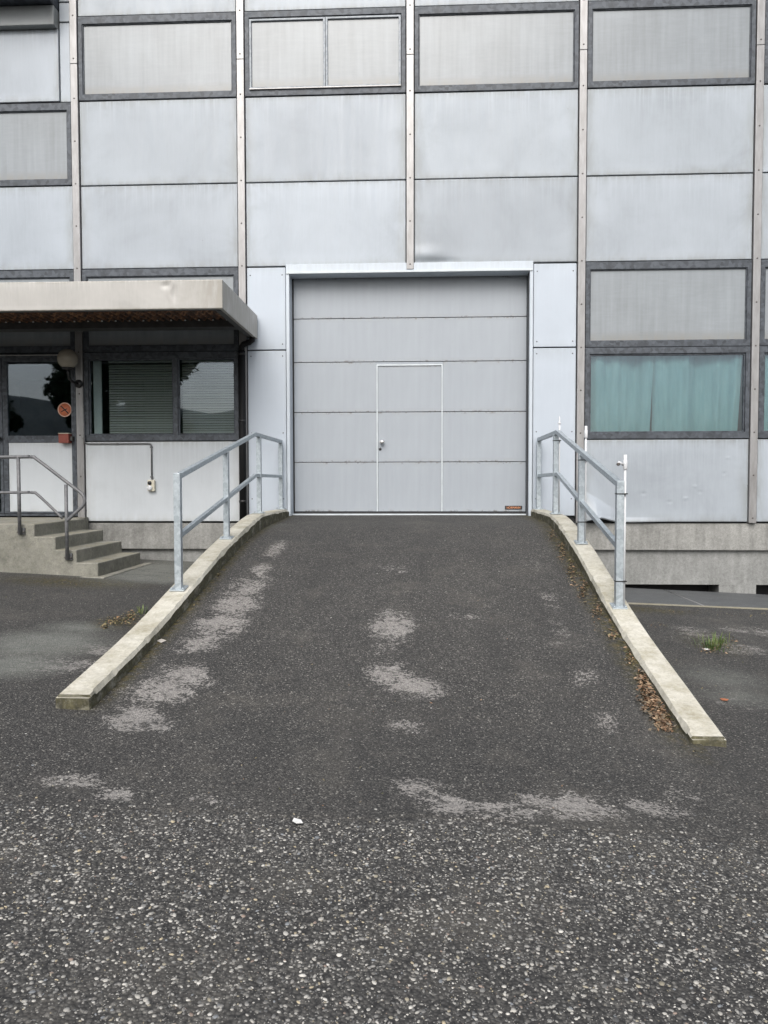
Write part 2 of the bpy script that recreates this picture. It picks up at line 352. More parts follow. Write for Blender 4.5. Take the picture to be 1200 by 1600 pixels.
M['hill'] = mat_hill()

# ---------------------------------------------------------------- object helpers
def tag(o, label=None, cat=None, group=None, kind=None):
    if label: o['label'] = label
    if cat: o['category'] = cat
    if group: o['group'] = group
    if kind: o['kind'] = kind
    return o
def empty(name, loc=(0, 0, 0)):
    o = bpy.data.objects.new(name, None); o.empty_display_size = 0.2; COL.objects.link(o); o.location = loc; o['origin'] = 0
    del o['origin']
    return o
def wpos(o):
    p = Vector(o.location)
    while o.parent: o = o.parent; p += Vector(o.location)
    return p
def link(name, mesh, mat, parent=None, at=(0, 0, 0)):
    """mesh data is laid out around `at` (world); a child keeps its world place"""
    o = bpy.data.objects.new(name, mesh); COL.objects.link(o)
    if mat is not None and len(mesh.materials) == 0: mesh.materials.append(M[mat])
    p = Vector(at)
    if parent is not None: o.parent = parent; p = p - wpos(parent)
    o.location = p
    return o
def bm_mesh(bm, name, smooth=False):
    me = bpy.data.meshes.new(name); bm.to_mesh(me); bm.free()
    if smooth:
        for p in me.polygons: p.use_smooth = True
    return me
def box_mesh(name, sx, sy, sz, bev=0.0, seg=1):
    bm = bmesh.new(); bmesh.ops.create_cube(bm, size=1.0)
    bmesh.ops.scale(bm, vec=(sx, sy, sz), verts=bm.verts)
    if bev > 0: bmesh.ops.bevel(bm, geom=list(bm.edges), offset=bev, segments=seg, affect='EDGES', profile=0.5)
    return bm_mesh(bm, name)
CACHE = {}
def box(name, x0, x1, y0, y1, z0, z1, mat, parent=None, bev=0.0, seg=1):
    k = (name, mat, round(x1 - x0, 4), round(y1 - y0, 4), round(z1 - z0, 4), bev, seg)
    if k not in CACHE: CACHE[k] = box_mesh(name, x1 - x0, y1 - y0, z1 - z0, bev, seg)
    return link(name, CACHE[k], mat, parent, ((x0 + x1) / 2, (y0 + y1) / 2, (z0 + z1) / 2))
def prism(name, outline, a0, a1, axis, mat, parent=None, bev=0.0, holes=None, seg=1):
    """outline: 2D points, extruded along axis ('x': pts (y,z); 'y': pts (x,z); 'z': pts (x,y))"""
    def P(p, a):
        return {'x': (a, p[0], p[1]), 'y': (p[0], a, p[1]), 'z': (p[0], p[1], a)}[axis]
    bm = bmesh.new()
    v0 = [bm.verts.new(P(p, a0)) for p in outline]; v1 = [bm.verts.new(P(p, a1)) for p in outline]
    n = len(outline)
    bm.faces.new(v0); bm.faces.new(v1[::-1])
    for i in range(n): bm.faces.new((v0[i], v1[i], v1[(i + 1) % n], v0[(i + 1) % n]))
    bmesh.ops.recalc_face_normals(bm, faces=bm.faces)
    if bev > 0: bmesh.ops.bevel(bm, geom=list(bm.edges), offset=bev, segments=seg, affect='EDGES', profile=0.5)
    c = sum((v.co for v in bm.verts), Vector()) / len(bm.verts)
    bmesh.ops.translate(bm, vec=-c, verts=bm.verts)
    return link(name, bm_mesh(bm, name), mat, parent, c)
def ring(name, x0, x1, z0, z1, l, r, b, t_, y0, y1, mat, parent=None, bev=0.004):
    """a rectangular frame in the facade plane with member widths l, r, b, t_"""
    bm = bmesh.new()
    o = [(x0, z0), (x1, z0), (x1, z1), (x0, z1)]; i = [(x0 + l, z0 + b), (x1 - r, z0 + b), (x1 - r, z1 - t_), (x0 + l, z1 - t_)]
    V = {}
    for nm, pts in (('o', o), ('i', i)):
        for k, p in enumerate(pts):
            for s, y in ((0, y0), (1, y1)): V[nm, k, s] = bm.verts.new((p[0], y, p[1]))
    for k in range(4):
        j = (k + 1) % 4
        bm.faces.new((V['o', k, 0], V['o', j, 0], V['i', j, 0], V['i', k, 0])); bm.faces.new((V['o', k, 1], V['i', k, 1], V['i', j, 1], V['o', j, 1]))
        bm.faces.new((V['o', k, 0], V['o', k, 1], V['o', j, 1], V['o', j, 0])); bm.faces.new((V['i', k, 0], V['i', j, 0], V['i', j, 1], V['i', k, 1]))
    bmesh.ops.recalc_face_normals(bm, faces=bm.faces)
    if bev > 0:
        es = [e for e in bm.edges if len(e.link_faces) == 2 and e.calc_face_angle(0) > 0.5]
        bmesh.ops.bevel(bm, geom=es, offset=bev, segments=1, affect='EDGES', profile=0.5)
    c = Vector(((x0 + x1) / 2, (y0 + y1) / 2, (z0 + z1) / 2)); bmesh.ops.translate(bm, vec=-c, verts=bm.verts)
    return link(name, bm_mesh(bm, name), mat, parent, c)
def tube_mesh(name, pts, rad, n=12, square=False, cap=True):
    """sweep a round or square section along a polyline (mitred joints)"""
    pts = [Vector(p) for p in pts]; bm = bmesh.new(); rows = []
    m = 4 if square else n
    rads = rad if isinstance(rad, (list, tuple)) else [rad] * len(pts)
    ref = None
    for i, p in enumerate(pts):
        d0 = (p - pts[i - 1]).normalized() if i > 0 else (pts[1] - p).normalized()
        d1 = (pts[i + 1] - p).normalized() if i < len(pts) - 1 else d0
        t = (d0 + d1).normalized()
        if ref is None:
            ref = Vector((1, 0, 0)) if abs(d0.x) < 0.9 else Vector((0, 1, 0))
        u = (ref - t * ref.dot(t)).normalized(); w = t.cross(u)
        k = 1 / max(0.4, math.cos(d0.angle(d1) / 2)) if d0.length and d1.length else 1
        row = []
        for j in range(m):
            a = 2 * math.pi * (j + (0.5 if square else 0)) / m
            cu, cw = math.cos(a), math.sin(a)
            if square: cu, cw = cu * math.sqrt(2), cw * math.sqrt(2)
            row.append(bm.verts.new(p + u * (cu * rads[i]) + w * (cw * rads[i] * k)))
        rows.append(row); ref = u
    for a, b in zip(rows, rows[1:]):
        for j in range(m): bm.faces.new((a[j], a[(j + 1) % m], b[(j + 1) % m], b[j]))
    if cap: bm.faces.new(rows[0][::-1]); bm.faces.new(rows[-1])
    bmesh.ops.recalc_face_normals(bm, faces=bm.faces)
    if square: bmesh.ops.bevel(bm, geom=[e for e in bm.edges if len(e.link_faces) == 2 and e.calc_face_angle(0) > 1.0], offset=min(rads) * 0.14, segments=2, affect='EDGES', profile=0.5)
    c = sum((v.co for v in bm.verts), Vector()) / len(bm.verts)
    bmesh.ops.translate(bm, vec=-c, verts=bm.verts)
    return bm_mesh(bm, name, not square), c
def tube(name, pts, rad, mat, parent=None, n=12, square=False):
    me, c = tube_mesh(name, pts, rad, n, square); return link(name, me, mat, parent, c)
def lathe(name, prof, c, mat, parent=None, n=20, axis='z'):
    bm = bmesh.new(); rows = []
    for r, z in prof:
        row = []
        for j in range(n):
            a = 2 * math.pi * j / n; p = (r * math.cos(a), r * math.sin(a), z)
            if axis == 'y': p = (p[0], -p[2], p[1])
            row.append(bm.verts.new(p))
        rows.append(row)
    for a, b in zip(rows, rows[1:]):
        for j in range(n): bm.faces.new((a[j], a[(j + 1) % n], b[(j + 1) % n], b[j]))
    bm.faces.new(rows[0][::-1]); bm.faces.new(rows[-1])
    bmesh.ops.recalc_face_normals(bm, faces=bm.faces)
    return link(name, bm_mesh(bm, name, True), mat, parent, c)
def grid_mesh(name, X, Y, Z, attrs=None):
    """X,Y,Z 2-D arrays -> quad grid with float point attributes"""
    r, c = X.shape
    co = np.stack([X, Y, Z], -1).reshape(-1, 3).astype(np.float32)
    idx = np.arange(r * c).reshape(r, c)
    q = np.stack([idx[:-1, :-1], idx[:-1, 1:], idx[1:, 1:], idx[1:, :-1]], -1).reshape(-1, 4)
    return raw_mesh(name, co, q, attrs, True)
def raw_mesh(name, co, faces, attrs=None, smooth=False, tint=None):
    me = bpy.data.meshes.new(name); k = faces.shape[1]
    me.vertices.add(len(co)); me.vertices.foreach_set('co', np.ascontiguousarray(co, np.float32).ravel())
    me.loops.add(faces.size); me.loops.foreach_set('vertex_index', np.ascontiguousarray(faces, np.int32).ravel())
    me.polygons.add(len(faces)); me.polygons.foreach_set('loop_start', np.arange(0, faces.size, k, dtype=np.int32))
    me.update(calc_edges=True)
    if smooth: me.polygons.foreach_set('use_smooth', np.ones(len(faces), bool))
    for n_, v in (attrs or {}).items():
        a = me.attributes.new(n_, 'FLOAT', 'POINT'); a.data.foreach_set('value', np.ascontiguousarray(v, np.float32).ravel())
    if tint is not None:
        a = me.attributes.new('tint', 'FLOAT_COLOR', 'POINT'); a.data.foreach_set('color', np.c_[tint, np.ones(len(tint))].astype(np.float32).ravel())
    me.validate()
    return me

# ---------------------------------------------------------------- ground heights
def smooth_clip(x, a): return a * np.tanh(np.asarray(x, float) / a)
def ground_z(x, y):
    yc = np.clip(y, -6.7, 0.0)
    yl = np.clip(y, -14.0, 1.0)
    return 0.1616 + 0.01387 * yl + (-0.04859 + 0.00266 * yc) * smooth_clip(x, 14.0)
XL, XR, KW = -1.747, 1.713, 0.20
LT = np.array([(-6.78, .272), (-5.62, .437), (-4.9, .588), (-3.62, .85), (-2.3, 1.05), (-1.88, 1.107), (0.0, 1.10)])
RT = np.array([(-6.54, .008), (-5.06, .303), (-4.45, .447), (-3.17, .808), (-2.3, .995), (-1.69, 1.09), (0.0, 1.10)])
LB = np.array([(-6.76, .192), (-5.72, .33), (-4.99, .46), (-3.71, .698), (-2.745, .863), (-1.774, .945), (0.3, 1.012)])
RB = np.array([(-6.44, -.037), (-6.14, .025), (-5.55, .164), (-4.86, .301), (-3.985, .498), (-3.06, .712), (-1.69, .968), (0.3, 1.012)])
def prof(y, T):
    y = np.asarray(y, float); out = 0
    for d, w in ((-0.3, .25), (0, .5), (0.3, .25)): out = out + w * np.interp(y + d, T[:, 0], T[:, 1])
    return out
def ramp_z(x, y):
    f = np.clip((x - XL) / (XR - XL), 0, 1)
    z = prof(y, LB) * (1 - f) + prof(y, RB) * f
    g = ground_z(x, y) + 0.008
    s = np.clip((np.asarray(y, float) + 7.0) / 0.7, 0, 1); s = s * s * (3 - 2 * s)
    return g * (1 - s) + np.maximum(z, g) * s
def surf_z(x, y):
    return ramp_z(x, y) if (XL - 0.1 < x < XR + 0.1 and y > -7.0) else ground_z(x, y) + 0.006
def pix(px, py):
    """photo pixel -> point on the ground or ramp it shows"""
    d = CF * FPX + CR * (px - 600) - CU * (py - 800); d = d / np.linalg.norm(d)
    t = 1.5
    for step in (0.5, 0.05, 0.005):
        while t < 60:
            p = CAM + d * t
            if p[2] <= surf_z(p[0], p[1]): break
            t += step
        t -= step
    return p

# worn pale patches (pixel centre, half-width, half-height, strength)
PATCH = [(431, 856, 17, 13, .75), (405, 892, 18, 12, .8), (388, 915, 34, 20, .8), (368, 945, 38, 26, .9), (348, 978, 44, 22, 1), (312, 1008, 40, 16, .95),
         (285, 1058, 52, 22, 1), (245, 1080, 58, 26, 1), (212, 1122, 50, 20, 1), (250, 1136, 28, 10, .8),
         (614, 977, 36, 24, 1.05), (598, 1015, 22, 12, .5), (612, 1052, 42, 20, .95), (645, 1072, 48, 18, 1.0), (640, 1135, 34, 12, .5), (616, 888, 24, 8, .5),
         (912, 1060, 26, 16, .5), (948, 1130, 18, 16, .55), (878, 985, 22, 18, .22), (870, 1010, 20, 16, .2), (830, 880, 22, 18, .2), (730, 965, 30, 10, .35), (860, 940, 16, 16, .3),
         (105, 1220, 55, 15, .85), (178, 1240, 42, 11, .8), (330, 1250, 40, 8, .5), (650, 1235, 48, 18, .75), (700, 1258, 55, 16, .75), (785, 1268, 60, 16, .9), (890, 1258, 78, 20, 1.05), (1010, 1262, 60, 16, .5),
         (1055, 1240, 40, 12, .35), (110, 1040, 60, 14, .75), (165, 1015, 46, 12, .8), (1150, 1100, 40, 10, .3), (1090, 990, 40, 12, .5), (1150, 1012, 50, 10, .6), (1170, 985, 50, 8, .5)]
DUST = [(70, 1005, 100, 26, 1.2), (20, 1040, 90, 22, 1.2), (120, 980, 60, 10, 1.0), (240, 890, 75, 22, 1.3), (270, 903, 60, 10, 1.3), (1130, 1060, 60, 18, .6), (1160, 1090, 60, 14, .6)]
MOSS = [(190, 972, 46, 12, .8), (110, 910, 130, 8, .9), (250, 985, 18, 14, .5), (1010, 953, 60, 5, .9), (1110, 1005, 40, 18, .5)]
def patch_list(lst):
    out = []
    for px, py, hw, hh, s in lst:
        c = pix(px, py); r = pix(px + hw, py); u = pix(px, py - hh); b = pix(px, py + hh)
        out.append((c[0], c[1], max(.03, abs(r[0] - c[0])), max(.03, abs(u[1] - b[1]) / 2), s))
    return out
PATCHES, DUSTS, MOSSES = patch_list(PATCH), patch_list(DUST), patch_list(MOSS)
def field(X, Y, lst):
    f = np.zeros_like(X)
    for cx, cy, rx, ry, s in lst:
        d = np.sqrt(((X - cx) / rx) ** 2 + ((Y - cy) / ry) ** 2)
        f = np.maximum(f, s * np.clip(1.32 - d, 0, 0.95))
    return f
def surf_attrs(X, Y, kerb_moss=False):
    a = {'wear': field(X, Y, PATCHES), 'dust': field(X, Y, DUSTS), 'moss': field(X, Y, MOSSES)}
    if kerb_moss:
        a['moss'] = np.maximum(a['moss'], 1.15 * np.clip(1 - np.minimum(np.abs(X - XL) / .11, np.abs(X - XR) / 0.20), 0, 1) * np.clip((Y + 6.9) / 0.6, 0, 1))
    return a

def spread(a, b, step, far):
    core = np.arange(a, b + step / 2, step); out = []; d = step; p = b
    while p < far: d *= 1.35; p += d; out.append(p)
    lo = []; d = step; p = a
    while p > -far: d *= 1.35; p -= d; lo.append(p)
    return np.array(lo[::-1] + list(core) + out)
gx, gy = spread(-7, 7, 0.1, 900), spread(-11.5, 0.5, 0.1, 900)
GX, GY = np.meshgrid(gx, gy)
def cover_edge(x): return -1.62 + .09 * (x - 2)
def pit(x, y): return np.where((x > 2.03) & (x < 7.75) & (y > cover_edge(x) + .02), 0.4, 0.0)
ground = link('ground', grid_mesh('ground', GX, GY, ground_z(GX, GY) - pit(GX, GY) - np.where(pit(GX - .1, GY - .1) + pit(GX + .1, GY + .1) + pit(GX, GY - .12) > 0, .03, 0), surf_attrs(GX, GY)), 'asphalt_coarse')
tag(ground, 'coarse dark asphalt yard in front of the building', 'ground', kind='structure')

def seam_y(x): return -7.80 + 0.055 * x + 0.035 * np.sin(x * 2.1 + .4) + 0.02 * np.sin(x * 6.3) + 0.012 * np.sin(x * 17.0) + 0.007 * np.sin(x * 41.0)
ax = np.concatenate([np.linspace(-16, -6.2, 40), np.arange(-6.15, 6.2, 0.035), np.linspace(6.2, 16, 40)])
ay = np.concatenate([[0, .0008, .0016, .0024, .0034, .0046], np.linspace(.0065, 1, 225)])
AX, AT = np.meshgrid(ax, ay)
SY = seam_y(AX); AY = SY + (0.45 - SY) * AT
lip = np.clip((AY - SY) / 0.018, 0, 1)
AZ = ground_z(AX, AY) - 0.003 + 0.010 * lip + 0.004 * np.sin(AX * 1.7 + AY * 2.3) * lip * 0.5 - pit(AX, AY)
apron = link('asphalt_apron', grid_mesh('asphalt_apron', AX, AY, AZ, surf_attrs(AX, AY)), 'asphalt')
tag(apron, 'finer dark asphalt strip between the pebbly yard and the wall', 'pavement', kind='structure')

rx = np.linspace(XL - 0.06, XR + 0.06, 130); ry = np.linspace(-7.15, 0.27, 290)
RX, RY = np.meshgrid(rx, ry)
RZ = ramp_z(RX, RY) + 0.006 * np.sin(RX * 2.2 + 1) * np.sin(RY * 1.4)
edge_fade = np.clip((RY + 7.15) / 0.1, 0, 1)
RZ = RZ * edge_fade + (ground_z(RX, RY) + 0.001) * (1 - edge_fade)
ramp = link('ramp', grid_mesh('ramp', RX, RY, RZ, surf_attrs(RX, RY, True)), 'asphalt')
tag(ramp, 'asphalt ramp rising between two kerbs to the sectional door', 'ramp', kind='structure')

# ---------------------------------------------------------------- far land seen in the window reflections
hx = np.linspace(-1500, 1500, 160); hy = np.linspace(-1500, -420, 30)
HX, HY = np.meshgrid(hx, hy)
ridge = 76 - 42 * np.tanh((HX + 40) / 160) + 9 * np.sin(HX * 0.0062 + 0.7) + 6 * np.sin(HX * 0.0105 + 2.1) + 7 * np.sin(HX * 0.031)
HZ = ridge * np.sin(np.clip((-HY - 420) / 700, 0, 1) * math.pi * 0.5) - 1.5
tag(link('hills', grid_mesh('hills', HX, HY, HZ), 'hill'), 'wooded hills mirrored in the office window', 'hills', kind='structure')

def make_tree(name, loc, h, rw, seed, label, base=1.5, nl=30000):
    r = np.random.default_rng(seed); root = empty(name, loc)
    bm_pts = [(0, 0, -0.2), (0.05, 0.0, h * .25), (-0.08, 0.1, h * .5), (0.05, 0, h * .8)]
    trunk = tube('trunk', [Vector(p) + Vector(loc) for p in bm_pts], [h * .03, h * .024, h * .017, h * .006], 'bark', root, 10)
    cl = []
    for i in range(46):
        a = r.uniform(0, 6.283); hh = r.uniform(0, 1); rad = rw * (0.35 + 0.65 * math.sin(math.pi * (0.12 + 0.8 * hh))) * r.uniform(.3, 1.0)
        c = np.array([rad * math.cos(a), rad * math.sin(a), base + hh * (h - base)])
        cl.append((c, r.uniform(.45, 1.0) * rw * .36))
        if i < 14:
            s = Vector((0, 0, max(base * .8, c[2] - rad * .6)))
            tube('limb', [Vector(loc) + s, Vector(loc) + s.lerp(Vector(c), .5) + Vector((0, 0, .15)), Vector(loc) + Vector(c)], [h * .010, h * .006, h * .002], 'bark', root, 6)
    ci = r.integers(0, len(cl), nl)
    C_ = np.array([cl[i][0] for i in ci]); R_ = np.array([cl[i][1] for i in ci])[:, None]
    d = r.normal(size=(nl, 3)); d /= np.linalg.norm(d, axis=1)[:, None]
    pos = C_ + d * R_ * (r.uniform(0.2, 1, (nl, 1)) ** .5)
    u = r.normal(size=(nl, 3)); u /= np.linalg.norm(u, axis=1)[:, None]
    w = np.cross(u, r.normal(size=(nl, 3))); w /= np.linalg.norm(w, axis=1)[:, None]
    s = r.uniform(.09, .19, (nl, 1))
    co = np.stack([pos - u * s, pos + w * s * .55, pos + u * s, pos - w * s * .55], 1).reshape(-1, 3)
    g = r.uniform(.6, 1.3, (nl, 1)) * np.array([[.05, .085, .028]])
    link('crown', raw_mesh('crown', co, np.arange(nl * 4).reshape(-1, 4), None, False, np.repeat(g, 4, 0)), 'leaf', root, loc)['kind'] = 'stuff'
    return tag(root, label, 'tree', 'trees mirrored in the entrance glass')
make_tree('leafy_tree', (-13.2, -24, ground_z(-13.2, -24)), 9.5, 3.0, 3, 'large leafy tree mirrored in the blind-covered office window', 1.6)
make_tree('leafy_tree', (-15.6, -28, ground_z(-15.6, -28)), 10.5, 3.1, 9, 'tall leafy tree mirrored behind the other tree in the office window', 1.0, 26000)
make_tree('leafy_tree', (-20.1, -22, ground_z(-20.1, -22)), 7.5, 2.2, 5, 'smaller leafy tree mirrored along the entrance door glass edge', 1.4, 14000)

# ---------------------------------------------------------------- the building
bld = empty('industrial_building', (0, 0.1, 0.9))
tag(bld, 'silver panelled industrial building with a grey sectional door and frosted windows', 'building')
MUL = lambda i: (i - 2) * 2.4
HALF = 0.062
R0, R1, R2, R3, R4, R5, R6, R7 = 0.917, 2.09, 3.375, 4.567, 5.753, 6.949, 8.128, 9.31
PM = ['panel', 'panel_b', 'panel_c']
npan = [0]
def panel(x0, x1, z0, z1, mat=None, y=0.0, th=0.045):
    npan[0] += 1
    return box('panel', x0 + .002, x1 - .002, y, y + th, z0 + .009, z1 - .009, mat or random.choice(PM), bld, 0.006, 2)
def backing(x0, x1, z0, z1):
    return box('backing_board', x0 - HALF, x1 + HALF, 0.062, 0.16, z0, z1, 'void', bld)
def opaque_window(x0, x1, z0, z1, top=.105, bot=.085):
    w = ring('window', x0, x1, z0 + .004, z1 - .004, .058, .058, bot, top, -0.012, 0.05, 'galv_dark', bld)
    box('pane', x0 + .056, x1 - .056, .020, .032, z0 + bot + .002, z1 - top - .002, 'pane', w)
    ring('bead', x0 + .059, x1 - .059, z0 + bot + .001, z1 - top - .001, .014, .014, .014, .014, .002, .0195, 'galv_dark', w, 0.003)
    return w
def sash_window(x0, x1, z0, z1):
    w = ring('window', x0, x1, z0 + .004, z1 - .004, .062, .062, .085, .085, -0.012, 0.05, 'galv_dark', bld)
    xm = (x0 + x1) / 2 + .01
    ax0, ax1, az0, az1 = x0 + .066, x1 - .066, z0 + .105, z1 - .110
    for a, b in ((ax0, xm - .001), (xm + .001, ax1)):
        ring('sash', a, b, az0, az1, .032, .032, .022, .030, -0.022, 0.03, 'galv_mid', w, 0.004)
        box('pane', a + .030, b - .030, .004, .014, az0 + .020, az1 - .028, 'pane', w)
    box('drip_sill', ax0, ax1, -0.034, 0.0, az0 - .014, az0 - .001, 'mullion', w)
    return w
def room(x0, x1, z0, z1, depth=2.6):
    bm = bmesh.new(); y0, y1 = 0.07, depth
    v = [bm.verts.new(p) for p in ((x0, y0, z0), (x1, y0, z0), (x1, y0, z1), (x0, y0, z1), (x0, y1, z0), (x1, y1, z0), (x1, y1, z1), (x0, y1, z1))]
    for f in ((0, 1, 5, 4), (3, 7, 6, 2), (0, 4, 7, 3), (1, 2, 6, 5), (4, 5, 6, 7)): bm.faces.new([v[i] for i in f])
    bmesh.ops.solidify(bm, geom=list(bm.faces), thickness=-0.02)
    link('room', bm_mesh(bm, 'room'), 'room', bld)
def glazed_window(x0, x1, z0, z1, centre=True):
    w = ring('window', x0, x1, z0 + .004, z1 - .002, .066, .060, .085, .090, -0.015, 0.06, 'galv_dark', bld)
    xm = x0 + 0.592 * (x1 - x0)
    bounds = [(x0 + .066, xm - .032), (xm + .032, x1 - .060)] if centre else [(x0 + .066, x1 - .060)]
    if centre: box('window_post', xm - .0315, xm + .0315, -.010, .058, z0 + .087, z1 - .090, 'galv_dark', w, .004)
    for a, b in bounds:
        ring('sash', a + .001, b - .001, z0 + .090, z1 - .093, .020, .020, .020, .022, .006, .045, 'galv_dark', w, .003)
        box('pane', a + .019, b - .019, .022, .028, z0 + .108, z1 - .113, 'glass', w)
    return w

for b in range(-1, 7):
    x0, x1 = MUL(b - 1) + HALF, MUL(b) - HALF
    left = b <= 0
    # upper rows
    if left:
        panel(x0, x1, R3, 5.764); opaque_window(x0, x1, 5.764, 6.937)
        panel(x0, x1 - .155, 6.937, 7.96, 'panel_b', -0.03, .075); panel(x1 - .150, x1, 6.937, 8.06, 'panel_b', 0.0)
        panel(x1 - .150, x1, 8.06, 8.34, 'panel_c'); panel(x1 - .150, x1, 8.34, 9.31, 'panel_c')
        backing(x0, x1, R3, 9.31)
        box('roller_box', x0 - HALF, x1 - .165, -0.14, 0.06, 7.955, 8.225, 'box_grey', bld, .008, 2)
        box('overhang', x0 - HALF, x1 - .165, -0.48, 0.06, 8.235, 9.2, 'galv_dark', bld, .01)
    else:
        if b in (2,): panel(x0, x1, R3, R4, 'panel_b')
        elif b == 3: pass
        else: panel(x0, x1, R3, R4)
        panel(x0, x1, R4, R5, 'panel' if b in (3,) else None)
        (sash_window if b in (2, 5) else opaque_window)(x0, x1, R5, R6)
        panel(x0, x1, R6, R7); backing(x0, x1, R3, R7)
    opaque_window(x0, x1, R7, 10.5); backing(x0, x1, R7, 10.5)
    # lower rows
    if b in (2, 3): continue
    opaque_window(x0, x1, R2, R3); backing(x0, x1, R2, R3)
    if b == 0: continue
    glazed_window(x0, x1, R1, R2, centre=(b == 1)); room(x0 - .05, x1 + .05, R1, R2 - .02)
    if b != 4: panel(x0, x1, R0, R1, 'panel_lifted' if b == 1 else None)
    backing(x0, x1, R0, R1 - .025)

def warped_panel(x0, x1, z0, z1, fn, mat, nx=150, nz=80):
    xs = np.linspace(x0, x1, nx); zs = np.linspace(z0, z1, nz); X, Z = np.meshgrid(xs, zs)
    dy, dz = fn((X - x0), (Z - z0)); Y = -dy
    c = np.array([(x0 + x1) / 2, 0.02, (z0 + z1) / 2])
    me = grid_mesh('panel', X - c[0], Y - c[1], Z + dz - c[2])
    o = link('panel', me, mat, bld, c)
    md = o.modifiers.new('solid', 'SOLIDIFY'); md.thickness = 0.03; md.offset = -1
    return o
# dented panel in the bay beside the ramp: lower corner peeled outwards
def dent4(u, v):
    wave = .006 * np.sin(u * 2.4 + 1) * np.sin(v * 2.5)
    line = .34 - .62 * u                                     # crease running down from the mullion
    blister = .19 * np.clip(1 - np.abs(u - .16) / .36, 0, 1) * np.clip((line + .10 - v) / .34, 0, 1) ** .8
    cut = np.where((u > .40) & (u < .46), .55, 1.0) * np.where(u > .46, np.clip(1 - (u - .46) / .3, 0, 1) * .3, 1.0)
    lip = .030 * np.exp(-((u - .62) / .35) ** 2) * np.clip(1 - v / .06, 0, 1)
    knocks = 0
    for a, b, k in ((.83, .40, -.012), (1.55, .50, .014), (1.20, .28, -.014), (1.42, .33, .016), (1.95, .68, -.010), (2.0, .9, .010), (1.62, .42, -.010)):
        knocks = knocks + .45 * k * np.exp(-((u - a) / .028) ** 2 - ((v - b) / .018) ** 2)
    return blister * cut + wave + lip + knocks, .07 * np.clip(1 - np.abs(u - .22) / .25, 0, 1) * np.clip(1 - v / .15, 0, 1)
warped_panel(MUL(3) + HALF, MUL(4) - HALF, R0 + .006, R1 - .009, dent4, 'panel_c')
# bulged panel above the door
def dent3(u, v):
    return .028 * np.exp(-((u - .16) / .22) ** 2 - ((v - .13) / .10) ** 2) - .016 * np.exp(-((u - .30) / .3) ** 2 - ((v - .03) / .04) ** 2) + .004 * np.sin(u * 2.2), 0 * u
warped_panel(MUL(2) + HALF, MUL(3) - HALF, R3 + .009, R4 - .009, dent3, 'panel_c')
# small dents / knocks on the dented bay
for u, v, s in ((.83, .40, .014), (1.55, .50, .016), (1.20, .28, .016), (1.42, .33, .02), (1.95, .68, .012), (2.0, .9, .012), (1.6, .42, .012)):
    pass

# infill panels either side of the door
for (a, c) in ((MUL(1) + HALF, -1.780), (1.737, MUL(3) - HALF)):
    panel(a, c, 1.0, 3.385, 'infill', 0.004); panel(a, c, 3.385, R3 - .002, 'infill', 0.004)
    box('backing_board', a - HALF, c, 0.062, 0.16, .917, R3, 'void', bld)
    for z in (3.47, 3.30, 4.45, 2.2, 1.25):
        for xx in ((a + .05, c - .05)):
            lathe('screw', [(.009, 0), (.007, .004)], (xx, .003, z), 'screw', bld, 8, 'y')

# mullion caps
scr = None
for i in range(-2, 7):
    x = MUL(i)
    zb = R0 - .01 if i != 2 else 4.497
    zs = [(zb, 7.46), (7.465, 10.5)]
    for k, (a, c) in enumerate(zs):
        m = box('mullion', x - .0515, x + .0515, -0.032, 0.058, a, c, 'mullion', bld, .005, 2)
        z = a + .07
        while z < c:
            if scr is None:
                s_ = lathe('screw', [(.012, 0), (.010, .004), (.003, .0045)], (x, -.032, z), 'screw', m, 8, 'y'); scr = s_.data
            else: link('screw', scr, None, m, (x, -.032, z))
            z += .60 if z + .1 < c else 9

# plinth and foundation
for x0, x1 in ((-11.9, XL - KW - .01), (XR + KW + .01, 9.5)):
    prism('plinth', [(.030, .515), (.030, .898), (.5, .898), (.5, .515)], x0, x1, 'x', 'plinth', bld, .008)
    box('foundation_wall', x0, x1, .10, .5, .020 if x1 > 0 else -.4, .512, 'found', bld)
box('shadow_gap', -11.9, 9.5, .075, .4, .9, .955, 'void', bld)
for x0, x1 in ((XR + KW + .01, 2.1), (4.40, 4.92), (6.9, 7.5)): box('pier', x0, x1, .101, .5, -.5, .0195, 'found', bld)
box('crawl_space', 1.95, 9.5, .50, .9, -.5, .1, 'void', bld)
box('core_wall', -11.9, 9.5, 3.0, 3.3, -.3, 10.5, 'panel_c', bld)
box('roof', -11.9, 9.5, -0.05, 12, 10.5, 10.8, 'galv_dark', bld)
box('gable_wall', 9.2, 9.5, .17, 2.99, .9, 10.49, 'panel_c', bld); box('gable_wall', -11.9, -11.6, .17, 2.99, .9, 10.49, 'panel_c', bld)

